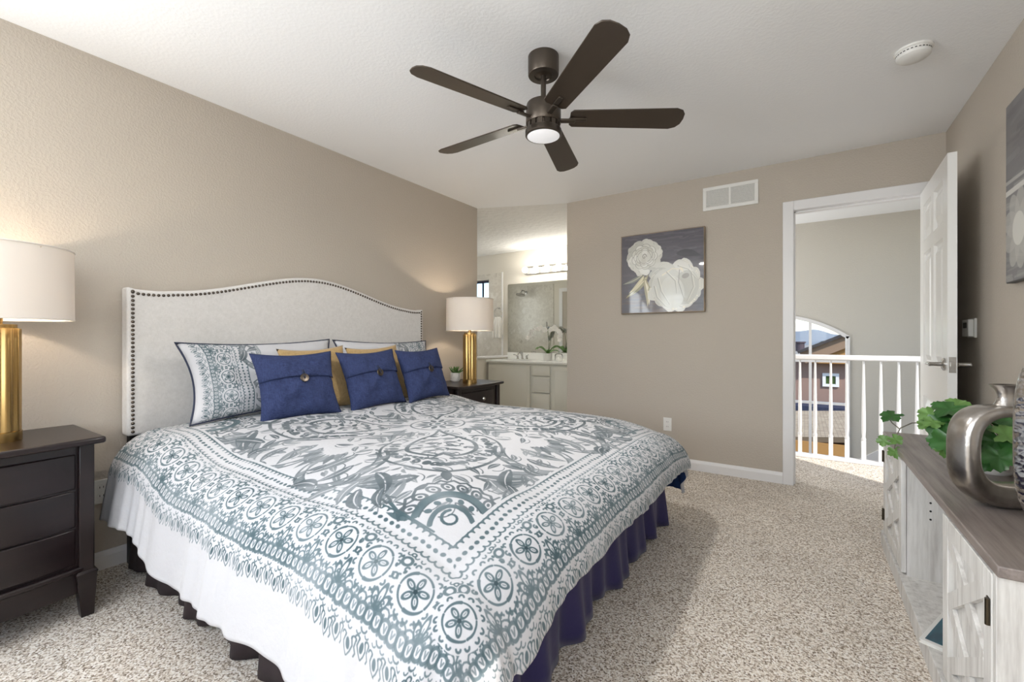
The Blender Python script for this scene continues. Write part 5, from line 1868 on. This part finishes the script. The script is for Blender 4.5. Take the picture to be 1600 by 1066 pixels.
M['ext_wood'] = plain('brown_wood_fascia', rgb(150, 96, 52), .7, vary=.35)
M['dark_glass'] = plain('dark_window_glass', rgb(70, 92, 52), .1)
M['field'] = plain('dry_grass_field', rgb(178, 164, 108), .95, vary=.35)
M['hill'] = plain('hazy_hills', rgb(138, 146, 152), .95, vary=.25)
M['bush'] = plain('bush_leaves', rgb(108, 118, 62), .9, vary=.4)

struct(MB().box(-300, 300, 40, 900, -8.2, -8).build('ground', M['field']))
b = MB()
def hf(u, v_):
    x = -350 + 700 * u; y = 480 + 260 * v_
    hgt = (6 + 9 * abs(noise.noise(Vector((x * .012, v_ * 1.5, 2)))) + 5 * noise.noise(Vector((x * .04, v_, 5)))) * math.sin(PI * min(1, v_ * 1.1 + .02)) ** .6
    return (x, y, -8 + max(0, hgt * 1.7))
b.grid(hf, 120, 8)
struct(b.build('ground_hills', M['hill'], smooth=True))
HY = 26.0
nh = thing('neighbour_house', 'mauve neighbouring house with white window seen through the arched window', 'house', (0, HY, -8))
def hp_(px, py, Y): return at(px, py, Y=Y) - Vector((0, HY, -8))
a1, a2 = hp_(1225, 566, HY), hp_(1345, 640, HY)
MB().box(a1.x - 3, a2.x + 4, 0, 5, 0, a1.z + .3).build('wall', M['ext_wall'], nh)
wa, wb = hp_(1285, 583, HY), hp_(1311, 605, HY)
b = MB()
fr = .13
b.box(wa.x, wb.x, -.08, -.001, wb.z, wb.z + fr); b.box(wa.x, wb.x, -.08, -.001, wa.z - fr, wa.z)
b.box(wa.x, wa.x + fr, -.08, -.001, wb.z + fr, wa.z - fr); b.box(wb.x - fr, wb.x, -.08, -.001, wb.z + fr, wa.z - fr)
b.box((wa.x + wb.x) / 2 - .04, (wa.x + wb.x) / 2 + .04, -.06, -.001, wb.z + fr, wa.z - fr)
wf = b.build('window', M['ext_white'], nh)
MB().box(wa.x + fr, wb.x - fr, -.03, -.002, wb.z + fr, wa.z - fr).build('pane', M['dark_glass'], wf)
# gable above it: barge board rising to the right with tan wall under
g1, g2 = hp_(1266, 556, HY - .5), hp_(1345, 524, HY - .5)
b = MB()
b.add([(g1.x, -.5, g1.z), (g2.x, -.5, g2.z), (g2.x, -.5, g1.z - .35), (g1.x, -.5, g1.z - .35), (g1.x, 0.3, g1.z), (g2.x, 0.3, g2.z), (g2.x, 0.3, g1.z - .35), (g1.x, .3, g1.z - .35)],
      [(0, 1, 2, 3), (7, 6, 5, 4), (0, 4, 5, 1), (2, 6, 7, 3), (1, 5, 6, 2), (0, 3, 7, 4)])
b.build('gable', M['ext_tan'], nh)
b = MB(); b.bar((g1.x - .3, -.62, g1.z - .12), (g2.x, -.62, g2.z), .2, .55); b.build('barge_board', plain('brown_barge_board', rgb(150, 124, 100), .7), nh)
b = MB(); b.bar((g1.x - .5, -.5, g1.z + .16), (g2.x, -.5, g2.z + .32), .9, .12); b.build('roof_edge', plain('dark_drip_edge', rgb(62, 56, 54), .7), nh)
# sloping grey roof behind the barge board
r0, r1, r2, r3 = hp_(1215, 556, HY + 1), hp_(1330, 556, HY + 1), hp_(1345, 536, HY + 9), hp_(1215, 541, HY + 9)
b = MB(); b.add([r0, r1, r2, r3] + [v - Vector((0, 0, .2)) for v in (r0, r1, r2, r3)], [(0, 1, 2, 3), (7, 6, 5, 4), (0, 4, 5, 1), (1, 5, 6, 2), (2, 6, 7, 3), (3, 7, 4, 0)])
b.build('roof', M['shingle'], nh)
c0 = hp_(1250, 549, HY + 4)
MB().lathe([(.22, -.4), (.22, .45), (.28, .47), (.28, .55)], 16, T(c0)).build('roof_pipe', plain('dark_roof_pipe', rgb(80, 68, 74), .7), nh)
c0 = hp_(1302, 541, HY + 4)
b = MB(); b.box(-.6, .6, -.5, .5, -.2, .28); o = b.build('roof_vent', M['black'], nh, bevel=.08); o.location = c0
# low roof strip with its shadow put into the colour, and nearer beige roof
n1, n2 = hp_(1200, 626, HY - .3), hp_(1360, 642, HY - 3)
MB().add([(n1.x - 2, -.05, n1.z), (n2.x + 2, -.05, n1.z), (n2.x + 2, -3, n2.z), (n1.x - 2, -3, n2.z), (n1.x - 2, -.05, n1.z - .3), (n2.x + 2, -.05, n1.z - .3), (n2.x + 2, -3, n2.z - .3), (n1.x - 2, -3, n2.z - .3)],
         [(0, 1, 2, 3), (7, 6, 5, 4), (0, 4, 5, 1), (2, 6, 7, 3), (1, 5, 6, 2), (0, 3, 7, 4)]).build('low_roof', M['shaded_roof'], nh)
NY = 12.0
ng = thing('neighbour_garage', 'low garage with beige shingle roof and wooden fascia below the arched window', 'garage', (0, NY, -8))
def gp(px, py, Y): return at(px, py, Y=Y) - Vector((0, NY, -8))
q0, q1, q2, q3 = gp(1190, 682, NY), gp(1370, 684, NY), gp(1370, 642, NY + 5), gp(1190, 642, NY + 5)
MB().add([q0, q1, q2, q3] + [v - Vector((0, 0, .12)) for v in (q0, q1, q2, q3)], [(0, 1, 2, 3), (7, 6, 5, 4), (0, 4, 5, 1), (1, 5, 6, 2), (2, 6, 7, 3), (3, 7, 4, 0)]).build('roof', M['beige_roof'], ng)
MB().box(q0.x, q1.x, -.05, .0, q0.z - .26, q0.z).build('fascia', M['ext_tan'], ng)
MB().box(q0.x, q1.x, .1, 5.0, 0, q0.z - .1).build('wall', M['ext_wood'], ng)
